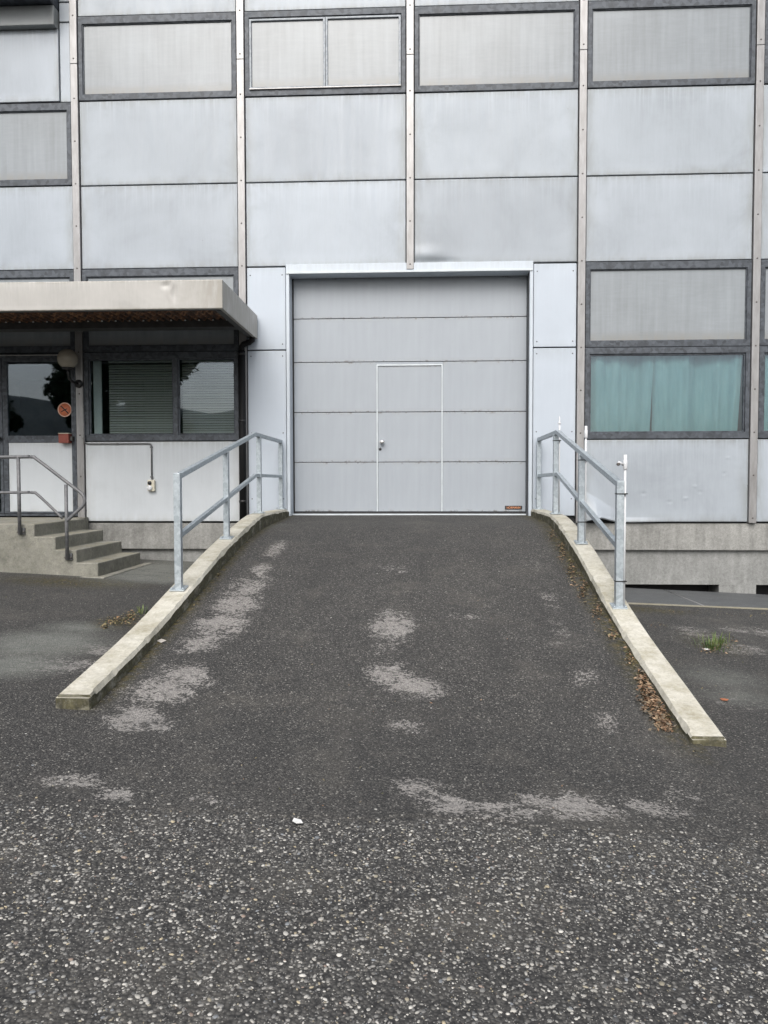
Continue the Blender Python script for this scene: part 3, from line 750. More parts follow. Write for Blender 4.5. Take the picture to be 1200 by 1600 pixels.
# portal and sectional door
PX0, PX1, PZ = -1.772, 1.729, 4.590
OX0, OX1, OZ = -1.724, 1.682, 4.452
prism('door_portal', [(PX0, 1.0), (PX0, PZ), (PX1, PZ), (PX1, 1.0), (OX1, 1.0), (OX1, OZ), (OX0, OZ), (OX0, 1.0)], -0.022, .235, 'y', 'portal', bld, .004)
prism('drip_edge', [(PX0 + .01, OZ + .003), (PX0 + .01, OZ + .028), (PX1 - .01, OZ + .028), (PX1 - .01, OZ + .003)], -0.036, -.0225, 'y', 'trim', bld, .002)
sd = box('sectional_door', PX0, PX1, .275, .33, 1.0, 4.58, 'seal', bld)
DX0, DX1 = -1.706, 1.676
zj = [1.055, 1.782, 2.512, 3.242, 3.874, 4.46]
g = .0045
WX0, WX1, WZ = -.482, .456, 3.188
for k in range(5):
    a, c = zj[k] + g, zj[k + 1] - g
    if k < 3:
        box('door_section', DX0, WX0 - .016, .25, .274, a, c, 'door', sd, .004, 2)
        box('door_section', WX1 + .016, DX1, .25, .274, a, c, 'door', sd, .004, 2)
        box('wicket_section', WX0 + .008, WX1 - .008, .25, .274, a, min(c, WZ - .008), 'door', sd, .004, 2)
        if k == 2: box('door_section', WX0 - .0155, WX1 + .0155, .251, .274, WZ + .018, c, 'door', sd, .003)
    else:
        box('door_section', DX0, DX1, .25, .274, a, c, 'door', sd, .004, 2)
prism('wicket_trim', [(WX0 - .0145, 1.06), (WX0 - .0145, WZ + .016), (WX1 + .0145, WZ + .016), (WX1 + .0145, 1.06), (WX1 - .006, 1.06), (WX1 - .006, WZ - .006), (WX0 + .006, WZ - .006), (WX0 + .006, 1.06)], .236, .2735, 'y', 'trim', sd, .002)
box('bottom_seal', DX0, DX1, .252, .274, 1.022, 1.053, 'seal', sd)
box('threshold', OX0, OX1, .18, .245, .99, 1.026, 'trim', bld, .003)
lathe('door_handle', [(.026, 0), (.026, .012), (.014, .014), (.012, .045), (.030, .05), (.033, .065), (.026, .078), (.006, .082)], (-.415, .25, 2.073), 'chrome', sd, 16, 'y')
prism('handle_lever', [(-.455, 2.062), (-.455, 2.092), (-.37, 2.088), (-.37, 2.068)], .17, .19, 'y', 'chrome', sd, .005)
lathe('keyhole', [(.021, 0), (.019, .008), (.004, .0085)], (-.443, .25, 1.972), 'black', sd, 14, 'y')
plate = box('name_plate', 1.376, 1.626, .244, .2495, 1.086, 1.142, 'plate', sd, .002)
def text_mesh(body, width):
    cu = bpy.data.curves.new('txt', 'FONT'); cu.body = body; cu.align_x = 'CENTER'; cu.align_y = 'CENTER'; cu.extrude = 0.01
    ob = bpy.data.objects.new('txt', cu); COL.objects.link(ob)
    bpy.context.view_layer.update()
    me = bpy.data.meshes.new_from_object(ob.evaluated_get(bpy.context.evaluated_depsgraph_get()))
    bpy.data.objects.remove(ob); bpy.data.curves.remove(cu)
    w = max(v.co.x for v in me.vertices) - min(v.co.x for v in me.vertices); s = width / w
    me.transform(Matrix.Rotation(math.pi / 2, 4, 'X') @ Matrix.Diagonal((s, s * 1.15, .1, 1)))
    return me
link('lettering', text_mesh('HÖRMANN', .195), 'plate_text', sd, (1.501, .2432, 1.113))

# rusty knocks along the door joints are left to the lacquer material

# ---------------------------------------------------------------- entrance doors (bay 0)
ex0, ex1 = MUL(-1) + HALF, MUL(0) - HALF
dfz0, dfz1 = 1.0, R2 - .01
fr = ring('entrance_frame', ex0, ex1, dfz0, dfz1, .028, .028, .03, .055, -.012, .06, 'galv_dark', bld)
def leaf(x0, x1, lower, name='entrance_door'):
    d = ring(name, x0, x1, 1.035, 3.31, .075, .045, .028, .062, -.004, .05, 'galv_dark', bld)
    gx0, gx1 = x0 + .075, x1 - .045
    box('mid_rail', gx0 - .001, gx1 + .001, -.002, .048, 2.075, 2.178, 'galv_dark', d, .003)
    box('pane', gx0 - .001, gx1 + .001, .016, .024, 2.179, 3.247, 'glass', d)
    if lower: box('lower_panel', gx0 - .001, gx1 + .001, .008, .03, 1.064, 2.074, 'doorpanel', d, .004)
    else: box('pane', gx0 - .001, gx1 + .001, .016, .024, 1.064, 2.074, 'glass', d)
    return d
d1 = leaf(-5.962, ex1 - .030, True)
d2 = leaf(ex0 + .030, -5.966, False)
lathe('door_knob', [(.02, 0), (.02, .04), (.032, .05), (.03, .07), (.01, .075)], (-6.0, -.004, 2.14), 'black', d2, 14, 'y')
box('weather_strip', ex0 + .02, ex1 - .02, -.028, -.0125, 3.335, 3.350, 'mullion', fr, .003)
room(ex0 - .04, ex1 + .04, .96, R2 - .03, 2.8)

# ---------------------------------------------------------------- canopy
cxr, cyf, cz0, cz1 = -2.18, -2.0, 3.535, 3.872
can = empty('entrance_canopy', (-6, -1, cz0))
tag(can, 'flat metal canopy with pale fascia and rusty soffit over the entrance', 'canopy')
def fascia():
    xs = np.concatenate([np.linspace(-11.5, -3.3, 20), np.linspace(-3.28, cxr, 100)]); zs = np.linspace(cz0, cz1, 28); X, Z = np.meshgrid(xs, zs)
    u, v = X + 2.80, (Z - cz0) / (cz1 - cz0)
    Y = -.010 * np.exp(-((u - .02 * np.sin(v * 9)) / .035) ** 2) * np.clip(v * 1.2, 0, 1) + .016 * np.exp(-((u + .05) / .05) ** 2 - ((v - .82) / .10) ** 2) + .012 * np.exp(-((u - .05) / .03) ** 2 - ((v - .55) / .3) ** 2) + .003 * np.sin(X * 1.7) * np.sin(v * 3)
    c = np.array([-6.0, cyf, cz0]); me = grid_mesh('front_fascia', X - c[0], Y, Z - c[2])
    o = link('front_fascia', me, 'fascia', can, c); md = o.modifiers.new('s', 'SOLIDIFY'); md.thickness = .045; md.offset = -1
fascia()
box('side_fascia', cxr - .045, cxr - .001, cyf + .0455, -.036, cz0 + .001, cz1 - .001, 'fascia', can, .005, 2)
box('top_sheet', -11.5, cxr - .046, cyf + .046, -.036, cz1 - .05, cz1 - .012, 'galv_dark', can)
box('lower_channel', -11.5, cxr - .046, cyf + .046, cyf + .14, cz0 + .01, cz0 + .05, 'soffit_steel', can)
box('side_channel', cxr - .12, cxr - .0465, cyf + .141, -.037, cz0 + .004, cz0 + .04, 'soffit_steel', can)
box('back_beam', -11.5, cxr - .125, -.62, -.40, 3.60, 3.80, 'soffit_steel', can)
box('wall_angle', -11.5, cxr - .125, -.12, -.036, 3.69, 3.80, 'soffit_steel', can)
def corrugated():
    xs = np.arange(-8.2, cxr - .13, .012); ys = np.array([cyf + .15, -.63, ]); X, Y = np.meshgrid(xs, ys)
    Z = 3.70 + .018 * np.clip(np.sin(X * 2 * math.pi / .095) * 2.2, -1, 1)
    c = np.array([-5, -1, 3.7]); me = grid_mesh('soffit_deck', X - c[0], Y - c[1], Z - c[2])
    o = link('soffit_deck', me, 'rust', can, c); md = o.modifiers.new('s', 'SOLIDIFY'); md.thickness = .004
corrugated()
x = -2.45
bolt = None
while x > -7.5:
    if bolt is None: bolt = lathe('bolt', [(.012, 0), (.012, .012), (.005, .016)], (x, -.72, 3.666), 'white', can, 8).data
    else: link('bolt', bolt, None, can, (x, -.72, 3.666))
    x -= .19
dp = empty('downpipe', (-2.402, -.07, .9))
tag(dp, 'black downpipe running from the canopy corner down the wall', 'pipe')
tube('pipe', [(-2.402, -.085, .86), (-2.402, -.085, 3.36)], .052, 'drain', dp, 16)
tube('elbow', [(-2.402, -.085, 3.361), (-2.402, -.09, 3.42), (-2.37, -.10, 3.455), (-2.29, -.12, 3.475), (-2.23, -.16, 3.50), (-2.23, -.16, 3.545)], .040, 'drain', dp, 14)
for z in (1.2, 2.35, 3.3): tube('pipe_clip', [(-2.402, -.085, z), (-2.402, -.085, z + .035)], .058, 'black', dp, 16)

# ---------------------------------------------------------------- things on the entrance wall
lamp = empty('wall_lamp', (-4.80, -.03, 2.9))
tag(lamp, 'round opal globe lamp on a black arm beside the entrance door', 'lamp')
lathe('wall_base', [(.06, 0), (.058, .03), (.04, .05)], (-4.80, -.0325, 2.92), 'black', lamp, 20, 'y')
tube('arm', [(-4.80, -.07, 2.92), (-4.82, -.20, 2.93), (-4.84, -.26, 2.97), (-4.85, -.27, 3.05), (-4.85, -.27, 3.10)], .020, 'black', lamp, 12)
lathe('collar', [(.03, 0), (.075, .01), (.085, .03), (.06, .035)], (-4.85, -.27, 3.085), 'black', lamp, 20)
ga = [(.142 * math.sin(t), -.142 * math.cos(t)) for t in np.linspace(.45, 3.05, 18)]
lathe('globe', ga, (-4.85, -.27, 3.242), 'globe', lamp, 28)

cond = empty('cable_conduit', (-4.73, -.03, 2.05))
tag(cond, 'thin grey cable conduit running from the globe lamp to the socket', 'conduit')
tube('conduit_run', [(-4.733, -.045, 2.86), (-4.733, -.045, 2.11), (-4.725, -.03, 2.065), (-4.69, -.016, 2.052), (-3.80, -.016, 2.052), (-3.765, -.016, 2.045), (-3.752, -.016, 2.015), (-3.752, -.016, 1.535)], .0115, 'tube', cond, 8)
for p in ((-3.752, 2.0), (-3.752, 1.57), (-4.25, 2.052), (-4.733, 2.13)):
    box('conduit_clip', p[0] - .018, p[0] + .018, -.034 if p[0] > -4.7 else -.06, -.003 if p[0] > -4.7 else -.03, p[1] - .012, p[1] + .012, 'tube', cond, .003)

sock = empty('wall_socket', (-3.752, -.02, 1.36))
tag(sock, 'small cream socket box with a round switch below the office window', 'socket')
box('housing', -3.805, -3.700, -.062, -.001, 1.362, 1.528, 'cream', sock, .010, 2)
lathe('switch_knob', [(.028, 0), (.028, .014), (.022, .018)], (-3.768, -.0625, 1.483), 'black', sock, 16, 'y')
lathe('socket_lid', [(.038, 0), (.038, .018), (.03, .026), (.008, .028)], (-3.768, -.0625, 1.412), 'white', sock, 18, 'y')

rb = empty('letter_box', (-5.0, -.06, 2.06))
tag(rb, 'small dark red metal box on the entrance door rail', 'box')
box('body', -5.080, -4.932, -.115, -.006, 2.062, 2.196, 'red', rb, .006, 2)
box('lid', -5.084, -4.928, -.119, -.006, 2.197, 2.207, 'cream', rb, .003)
box('bracket', -4.931, -4.895, -.07, -.006, 2.10, 2.16, 'soffit_steel', rb)

sg = empty('no_smoking_sign', (-5.040, .01, 2.553))
tag(sg, 'round orange no smoking sticker on the entrance door glass', 'sign')
lathe('disc', [(.090, 0), (.090, .002)], (-5.040, .0155, 2.553), 'orange', sg, 32, 'y')
bm = bmesh.new()
rows = [[bm.verts.new((r * math.cos(2 * math.pi * j / 36), y, r * math.sin(2 * math.pi * j / 36))) for j in range(36)] for r, y in ((.091, 0), (.104, 0), (.104, .003), (.091, .003))]
for a in range(4):
    for j in range(36): bm.faces.new((rows[a][j], rows[a][(j + 1) % 36], rows[(a + 1) % 4][(j + 1) % 36], rows[(a + 1) % 4][j]))
bmesh.ops.recalc_face_normals(bm, faces=bm.faces)
link('rim', bm_mesh(bm, 'rim'), 'pale_sticker', sg, (-5.040, .0125, 2.553))
prism('slash', [(-.062, .050), (-.050, .062), (.062, -.050), (.050, -.062)], -.001, .0, 'y', 'black', sg).location += Vector((0, 0, 0))
o = [c for c in sg.children if c.name.startswith('slash')][0]; o.location = Vector((0, .0115 - .01, 0))
prism('cigarette', [(-.055, -.028), (-.055, -.014), (.03, .028), (.036, .016)], 0, .001, 'y', 'black', sg)
o = [c for c in sg.children if c.name.startswith('cigarette')][0]; o.location = Vector((-.008, .0122 - .01, -.008))

# venetian blinds inside the office window
def blind(x0, x1, z0, z1, label):
    b = empty('venetian_blind', ((x0 + x1) / 2, .13, z0)); tag(b, label, 'blind', 'venetian blinds in the office window')
    box('head_rail', x0, x1, .105, .145, z1 - .03, z1, 'slat', b, .003)
    box('bottom_rail', x0, x1, .115, .135, z0, z0 + .016, 'slat', b, .003)
    n = int((z1 - z0 - .05) / .036); sl = None
    for k in range(n):
        z = z0 + .036 + k * .036
        if sl is None:
            sl = box_mesh('slat', x1 - x0, .036, .0022); sl.transform(Matrix.Rotation(math.radians(52), 4, 'X')); o = link('slat', sl, 'slat', b, ((x0 + x1) / 2, .125, z))
        else: o = link('slat', sl, None, b, ((x0 + x1) / 2, .125, z))
        o.rotation_euler.x = math.radians(random.uniform(-7, 7))
    for f in (.15, .85): tube('ladder_cord', [(x0 + (x1 - x0) * f, .104, z0), (x0 + (x1 - x0) * f, .104, z1)], .0012, 'slat', b, 5)
blind(-4.42, -3.44, 2.19, 3.27, 'long venetian blind behind the wider office window pane')
blind(-3.33, -2.52, 2.19, 3.27, 'short venetian blind behind the narrower office window pane')
box('inner_jamb', -4.64, -4.52, .09, .12, 2.11, 3.30, 'doorpanel', bld)

# teal curtains
def curtain(x0, x1, z0, z1, seed, label):
    r = np.random.default_rng(seed); xs = np.linspace(x0, x1, 260); zs = np.linspace(z0, z1, 30); X, Z = np.meshgrid(xs, zs)
    t = (Z - z0) / (z1 - z0); Y = np.zeros_like(X)
    for f, a in ((7.5, .055), (16, .034), (29, .020), (57, .006)):
        Y += a * np.sin(X * f + r.uniform(0, 6) + .25 * np.sin(Z * 2 + r.uniform(0, 6))) * (0.55 + .45 * t)
    hem = .025 * np.sin(X * 8 + r.uniform(0, 6)) * np.clip(1 - t * 5, 0, 1)
    Xs = X + (x1 - X) * 0 - .05 * (1 - t) * np.clip((X - x0) / (x1 - x0) * 2 - 1, 0, 1)
    c = np.array([(x0 + x1) / 2, .16, z0])
    o = link('curtain', grid_mesh('curtain', Xs - c[0], Y, Z + hem - c[2]), 'curtain', None, c)
    md = o.modifiers.new('s', 'SOLIDIFY'); md.thickness = .003
    return tag(o, label, 'curtain', 'teal curtains')
curtain(MUL(3) + .09, MUL(3) + 1.06, 2.14, 3.32, 1, 'teal curtain above the dented panel, half nearer the sectional door')
curtain(MUL(3) + 1.05, MUL(4) - .12, 2.15, 3.32, 2, 'teal curtain with crumpled hem above the dented panel, half farther from the sectional door')
curtain(MUL(4) + .09, MUL(5) - .1, 2.14, 3.32, 4, 'teal curtain in the next window along, past the dented panel')

# ---------------------------------------------------------------- entrance steps
SF = -1.88
st = empty('entrance_steps', (-4.5, -1, .35))
tag(st, 'worn concrete entrance steps with landing below the canopy', 'steps')
zt = [.985, .830, .672, .512]
prism('step_flight', [(-9.0, .12), (-9.0, zt[0]), (-4.556, zt[0]), (-4.556, zt[1]), (-4.296, zt[1]), (-4.296, zt[2]), (-4.037, zt[2]), (-4.037, zt[3]), (-3.774, zt[3]), (-3.774, .12)], SF, -.455, 'y', 'stair', st, .012, seg=2)
box('landing', -9.0, -4.70, -.4545, -.02, .15, zt[0] - .002, 'stair', st)
bz = ground_z(-4.5, SF)
prism('footing', [(-9, SF - .10), (-3.66, SF - .10), (-3.66, -.30), (-3.773, -.30), (-3.773, SF - .001), (-9, SF - .001)], .05, ground_z(-3.7, SF) + .022, 'z', 'stair', st, .008)

sr = empty('stair_handrail', (-4.6, SF - .04, .9))
tag(sr, 'dull tubular handrail bent round at the foot of the steps', 'handrail')
RY_ = SF - .055
def onY(px, py, Y):
    d = CF * FPX + CR * (px - 600) - CU * (py - 800); p = CAM + d * ((Y - CAM[1]) / d[1]); return Vector((p[0], Y, p[2]))
A = lambda px, py: onY(px, py, RY_)
def smooth_path(pts, k=6):
    out = []; n = len(pts)
    for i in range(n - 1):
        p0, p1, p2, p3 = pts[max(0, i - 1)], pts[i], pts[i + 1], pts[min(n - 1, i + 2)]
        for j in range(k):
            t = j / k; out.append(0.5 * ((2 * p1) + (p2 - p0) * t + (2 * p0 - 5 * p1 + 4 * p2 - p3) * t * t + (3 * p1 - p0 - 3 * p2 + p3) * t ** 3))
    return out + [pts[-1]]
q = A(48, 714)
lx = -7.6
top = [Vector((lx, RY_, q.z)), Vector((q.x - .35, RY_, q.z)), q, A(58, 718), A(100, 750), A(124, 768), A(130.5, 775), A(132, 783), A(129, 791), A(116, 803), A(104.5, 814)]
tube('top_rail', smooth_path(top), .0205, 'tube', sr, 12)
q2 = A(48, 769.5)
tube('mid_rail', smooth_path([Vector((lx, RY_, q2.z)), Vector((q2.x - .35, RY_, q2.z)), q2, A(60, 774), A(98, 810)]), .0165, 'tube', sr, 12)
for px, y0, y1 in ((28.5, 714, 834), (103, 757, 874)):
    a, b = A(px, y0), A(px + (1.5 if px < 50 else 2), y1); b.x = a.x
    tube('post', [a, b], .021, 'tube', sr, 12)
    box('bracket', a.x - .045, a.x + .045, SF - .028, SF - .001, b.z - .012, b.z + .07, 'tube', sr, .005)
    for s in (-1, 1): lathe('bolt', [(.012, 0), (.012, .012), (.004, .014)], (a.x + s * .034, SF - .0285, b.z + .02), 'screw', sr, 8, 'y')
tube('post', [Vector((-6.9, RY_, q.z)), Vector((-6.9, RY_, .88))], .021, 'tube', sr, 12)

# ---------------------------------------------------------------- kerbs
def kerb(side, T, yend, label):
    x_in = XL if side < 0 else XR
    ys = np.arange(yend, -.0225, .025); ys[-1] = -.024
    r = np.random.default_rng(11 + side); bm = bmesh.new(); rows = []
    ch = .020; nn = len(ys)
    def corr(w, a):
        k = np.exp(-(np.arange(-3 * w, 3 * w + 1) / w) ** 2); k /= np.sqrt((k ** 2).sum()); return a * np.convolve(r.normal(size=nn + 6 * w), k, 'valid')
    c1, c2, c3, c4 = corr(3, .005), corr(7, .0018), corr(12, .0011), corr(2, .004)
    for i, y in enumerate(ys):
        k_ = min(1.0, (y - yend) / .5); z = float(prof(y, T)) * k_ + float(np.interp(y, T[:, 0], T[:, 1])) * (1 - k_); zb = float(ground_z(x_in, y)) - .12
        def j(a): return r.uniform(-a, a)
        chip = ch + abs(c1[i]) + max(0, c4[i] - .004) * 2
        if i < 4: chip = .012
        sec = [(-.002, zb), (c2[i], z - chip + j(.0015)), (chip * .75 + abs(c4[i]) * .4, z + c3[i] + j(.0008)), (KW * .5, z + c3[i] + j(.001)), (KW - .012, z + c3[i]), (KW + c3[i], z - .012), (KW, zb)]
        rows.append([bm.verts.new((x_in + side * a, y, c)) for a, c in sec])
    for a, b in zip(rows, rows[1:]):
        for k in range(6): bm.faces.new((a[k], a[k + 1], b[k + 1], b[k]))
        bm.faces.new((a[6], a[0], b[0], b[6]))
    bm.faces.new(rows[0]); bm.faces.new(rows[-1][::-1])
    # worn nose at the free end
    for v in rows[0]:
        if v.co.z > ground_z(x_in, yend) - .02: v.co.y += .0
    for k, dy, dz in ((1, .006, 0), (2, .020, .012), (3, .018, .012), (4, .018, .012), (5, .006, 0)): rows[0][k].co.y += dy; rows[0][k].co.z -= dz
    rows[0][1].co.x += side * .006
    bmesh.ops.recalc_face_normals(bm, faces=bm.faces)
    c = Vector((x_in, yend / 2, .3)); bmesh.ops.translate(bm, vec=-c, verts=bm.verts)
    o = link('kerb', bm_mesh(bm, 'kerb'), 'kerb', None, c)
    return tag(o, label, 'kerb', 'ramp kerbs')
kerb(-1, LT, -6.76, 'pale concrete ramp kerb on the side of the entrance steps')
kerb(1, RT, -6.54, 'pale chipped concrete ramp kerb beside the light well cover and leaf litter')

# ---------------------------------------------------------------- ramp railings
def railing(side, T, posts, rail_top, rail_mid, w, label):
    X = (XL - KW * .53) if side < 0 else (XR + KW * .5)
    y0 = posts[0][0]
    root = empty('ramp_railing', (X, y0, float(np.interp(y0, T[:, 0], T[:, 1]))))
    tag(root, label, 'railing', 'galvanised ramp railings')
    zt_ = np.array(rail_top)
    for (y, ) in posts:
        zb = float(np.interp(y, T[:, 0], T[:, 1])); ztop = float(np.interp(y, zt_[:, 0], zt_[:, 1]))
        slope = float(np.interp(y + .05, T[:, 0], T[:, 1]) - np.interp(y - .05, T[:, 0], T[:, 1])) / .1
        ends = y == y0
        me, c = tube_mesh('post', [(X, y, zb), (X, y, ztop + (.024 if ends else -.02))], w / 2, square=True)
        link('post', me, 'galv', root, c)
        bp = box('base_plate', X - .062, X + .062, y - .062, y + .062, zb - .002, zb + .010, 'galv', root, .002); bp.rotation_euler.x = math.atan(slope); bp.location.z += .003
        for sx in (-1, 1):
            b = lathe('bolt', [(.012, 0), (.012, .012), (.006, .016)], (X + sx * .048, y - .045, zb + .012 - .045 * slope), 'galv', root, 8)
    def rail(nm, pts, hw, off):
        pts = [Vector((X + off, a, c)) for a, c in pts]
        me, c = tube_mesh(nm, pts, hw, square=True); link(nm, me, 'galv', root, c)
    rail('top_rail', [(rail_top[0][0] + w / 2 + .001, rail_top[0][1])] + rail_top[1:], w / 2 * .80, 0)
    rail('mid_rail', [(rail_mid[0][0] + w / 2 + .001, rail_mid[0][1])] + rail_mid[1:], w / 2 * .72, 0)
    return root
railing(-1, LT, [(-4.78,), (-3.19,), (-1.57,), (-.075,)], [(-4.78, 1.548), (-1.81, 2.072), (-.05, 2.072)], [(-4.78, 1.055), (-1.80, 1.575), (-.05, 1.575)], .056,
        'galvanised steel ramp railing on the kerb toward the entrance steps')
railing(1, RT, [(-4.485,), (-2.945,), (-1.43,), (-.075,)], [(-4.485, 1.478), (-1.56, 2.095), (-.05, 2.085)], [(-4.485, .952), (-1.60, 1.585), (-.05, 1.575)], .062,
        'galvanised steel ramp railing with white poles strapped to its posts')

# white poles strapped to the posts
def white_pole(y, ztop, kind, label):
    X = XR + KW * .5 + .062 / 2 + .012; zb = float(np.interp(y, RT[:, 0], RT[:, 1])) + .014
    root = empty('white_pole', (X, y, zb)); tag(root, label, 'pole', 'white poles on the railing')
    rtop = float(np.interp(y, [-4.485, -1.56, -.05], [1.478, 2.095, 2.085]))
    tube('shaft', [(X, y, zb), (X, y, ztop - .10)], .0105, 'white', root, 12)
    if kind == 'spike':
        lathe('finial', [(.0105, 0), (.021, .004), (.021, .016), (.009, .028), (.009, .06), (.004, .10)], (X, y, ztop - .0995), 'white', root, 14)
    else:
        lathe('sleeve', [(.012, 0), (.0185, .012), (.0185, .085), (.0145, .09), (.0145, .13)], (X, y, ztop - .0995), 'white', root, 14)
        if kind == 'hook':
            tube('hook', [(X - .02, y - .005, ztop - .05), (X - .055, y - .02, ztop - .035), (X - .07, y - .02, ztop - .055)], .012, 'white', root, 10)
            lathe('clamp_screw', [(.014, 0), (.014, .02), (.008, .022)], (X - .066, y - .022, ztop - .05), 'screw', root, 10, 'y')
    for z in ((zb + .20, rtop - .09) if kind != 'spike' else (rtop - .10,)):
        xa, xb = XR + KW * .5 - .034, X + .0165
        ring('strap', xa, xb, 0, .0, .003, .003, 0, 0, 0, 0, 'black', root, 0) if False else None
        prism('strap', [(xa, y - .035), (xb, y - .035), (xb, y + .035), (xa, y + .035)], z, z + .010, 'z', 'black', root, .002)
    return root
white_pole(-1.43, 2.30, 'spike', 'white spike-topped pole on the railing post next to the door jamb bend')
white_pole(-2.945, 2.04, 'sleeve', 'white pole with plain sleeve strapped to the middle sloping railing post')
white_pole(-4.485, 1.69, 'hook', 'white pole with hooked sleeve strapped to the lowest railing post')

# ---------------------------------------------------------------- light well cover
lw = empty('light_well_cover', (3.5, -.8, 0))
tag(lw, 'dark plate cover over the light well along the concrete plinth', 'cover')
xs = [2.0, 3.62, 5.0, 6.4, 7.8]
for a, b in zip(xs, xs[1:]):
    bm = bmesh.new(); V = []
    for z in (-.03, .012):
        for (x, y) in ((a + .004, cover_edge(a)), (b - .004, cover_edge(b)), (b - .004, .095), (a + .004, .095)):
            V.append(bm.verts.new((x, y, ground_z(x, y) + z - (.055 if y > 0 else 0))))
    for f in ((3, 2, 1, 0), (4, 5, 6, 7), (0, 1, 5, 4), (1, 2, 6, 5), (2, 3, 7, 6), (3, 0, 4, 7)): bm.faces.new([V[i] for i in f])
    bmesh.ops.recalc_face_normals(bm, faces=bm.faces)
    bmesh.ops.bevel(bm, geom=list(bm.edges), offset=.003, segments=1, affect='EDGES')
    link('cover_plate', bm_mesh(bm, 'cover_plate'), 'cover', lw, (0, 0, 0))
for xm in xs[1:-1]:
    p = [(xm, cover_edge(xm) + .01), (xm, .02)]
    tube('joint_strip', [(x, y, ground_z(x, y) + .012 - (.053 if y > -.1 else 0)) for x, y in p], .006, 'mullion', lw, 6)
bm = bmesh.new(); V = []
for x in np.linspace(1.95, 7.8, 40):
    r_ = random.uniform(-.008, .008)
    V.append([bm.verts.new((x, cover_edge(x) - .005, ground_z(x, -1.6) - .05)), bm.verts.new((x, cover_edge(x) - .005, ground_z(x, -1.6) + .020)), bm.verts.new((x, cover_edge(x) - .075 + r_, ground_z(x, -1.6) + .014)), bm.verts.new((x, cover_edge(x) - .09 + r_, ground_z(x, -1.6) - .05))])
for a, b in zip(V, V[1:]):
    for k in range(4): bm.faces.new((a[k], a[(k + 1) % 4], b[(k + 1) % 4], b[k]))
bm.faces.new(V[0]); bm.faces.new(V[-1][::-1]); bmesh.ops.recalc_face_normals(bm, faces=bm.faces)
link('edging', bm_mesh(bm, 'edging'), 'edging', lw, (0, 0, 0))

# ---------------------------------------------------------------- pebbles in the coarse asphalt
def pebbles(n, x0, x1, y0, y1):
    X = rng.uniform(x0, x1, n); Y = rng.uniform(y0, y1, n)
    ok = Y < seam_y(X) - .015 + rng.normal(0, .03, n) + (rng.random(n) < .10) * np.abs(rng.normal(0, .35, n)); X, Y = X[ok], Y[ok]; n = len(X)
    r = np.where((rng.random(n) < .30), np.clip(rng.lognormal(math.log(.0056), .30, n), .0038, .0125), rng.uniform(.0014, .0036, n))
    asp = rng.uniform(.45, .9, n); ang = rng.uniform(0, math.pi, n); hgt = r * rng.uniform(.18, .45, n)
    K = 6; th = np.arange(K) * 2 * math.pi / K
    Z = ground_z(X, Y) + .0065 * (Y > seam_y(X))
    P = []
    for rad, zz in ((1.0, -.15), (.82, .62)):
        jit = 1 + rng.uniform(-.14, .14, (n, K))
        u = r[:, None] * rad * np.cos(th)[None] * jit; v = (r * asp)[:, None] * rad * np.sin(th)[None] * jit
        P.append(np.stack([X[:, None] + u * np.cos(ang)[:, None] - v * np.sin(ang)[:, None], Y[:, None] + u * np.sin(ang)[:, None] + v * np.cos(ang)[:, None], Z[:, None] + hgt[:, None] * zz + 0 * u], -1))
    top = np.stack([X, Y, Z + hgt], -1)[:, None]
    co = np.concatenate(P + [top], 1).reshape(-1, 3); m = 2 * K + 1
    f = []
    for k in range(K):
        k2 = (k + 1) % K; f += [(k, k2, K + k2), (k, K + k2, K + k), (K + k, K + k2, 2 * K)]
    F = (np.array(f)[None] + (np.arange(n) * m)[:, None, None]).reshape(-1, 3)
    pal = np.array([[.08, .079, .077], [.13, .128, .122], [.20, .194, .182], [.27, .262, .242], [.35, .337, .307], [.45, .435, .40], [.26, .235, .18], [.34, .29, .20], [.22, .17, .14], [.17, .18, .19]])
    pr = np.array([.10, .15, .20, .21, .15, .06, .05, .025, .02, .035]); c = pal[rng.choice(len(pal), n, p=pr / pr.sum())] * rng.uniform(.8, 1.2, (n, 1)) * np.where(r > .0037, 1.05, .70)[:, None]
    me = raw_mesh('aggregate', co, F, None, True, np.repeat(c, m, 0))
    return me
agg = link('aggregate', pebbles(150000, -3.4, 3.6, -10.0, -7.0), 'pebble')
tag(agg, 'pale rounded pebbles set in the coarse asphalt of the yard', 'pebbles', kind='stuff')

# ---------------------------------------------------------------- leaf litter, weeds, scraps
def litter(name, spots, label, pal, size=(.010, .024)):
    cs, ts = [], []
    for px, py, hw, hh, n in spots:
        for _ in range(n):
            p = pix(px + random.gauss(0, .5) * hw, py + random.gauss(0, .5) * hh)
            if XR - .012 < p[0] < XR + KW + .01 or XL - KW - .01 < p[0] < XL + .012: continue
            s = random.uniform(*size); a = random.uniform(0, 6.28); tl = random.uniform(-.5, .5); lift = random.uniform(.003, .020)
            u = np.array([math.cos(a), math.sin(a), tl]); w = np.array([-math.sin(a), math.cos(a), random.uniform(-.7, .7)])
            c = np.array([p[0], p[1], surf_z(p[0], p[1]) + lift])
            cs += [c - u * s, c + w * s * .4 + [0, 0, s * .15], c + u * s, c - w * s * .4 + [0, 0, s * .15]]
            col = np.array(random.choice(pal)) * random.uniform(.7, 1.2); ts += [col] * 4
    me = raw_mesh(name, np.array(cs), np.arange(len(cs)).reshape(-1, 4), None, False, np.array(ts))
    return tag(link(name, me, 'litter'), label, 'leaf litter', kind='stuff')
BR = [(.20, .12, .07), (.27, .165, .095), (.36, .25, .16), (.12, .075, .045), (.25, .18, .11), (.17, .14, .10)]
YG = [(.20, .16, .08), (.26, .21, .11), (.10, .10, .045), (.24, .15, .08), (.14, .12, .08)]
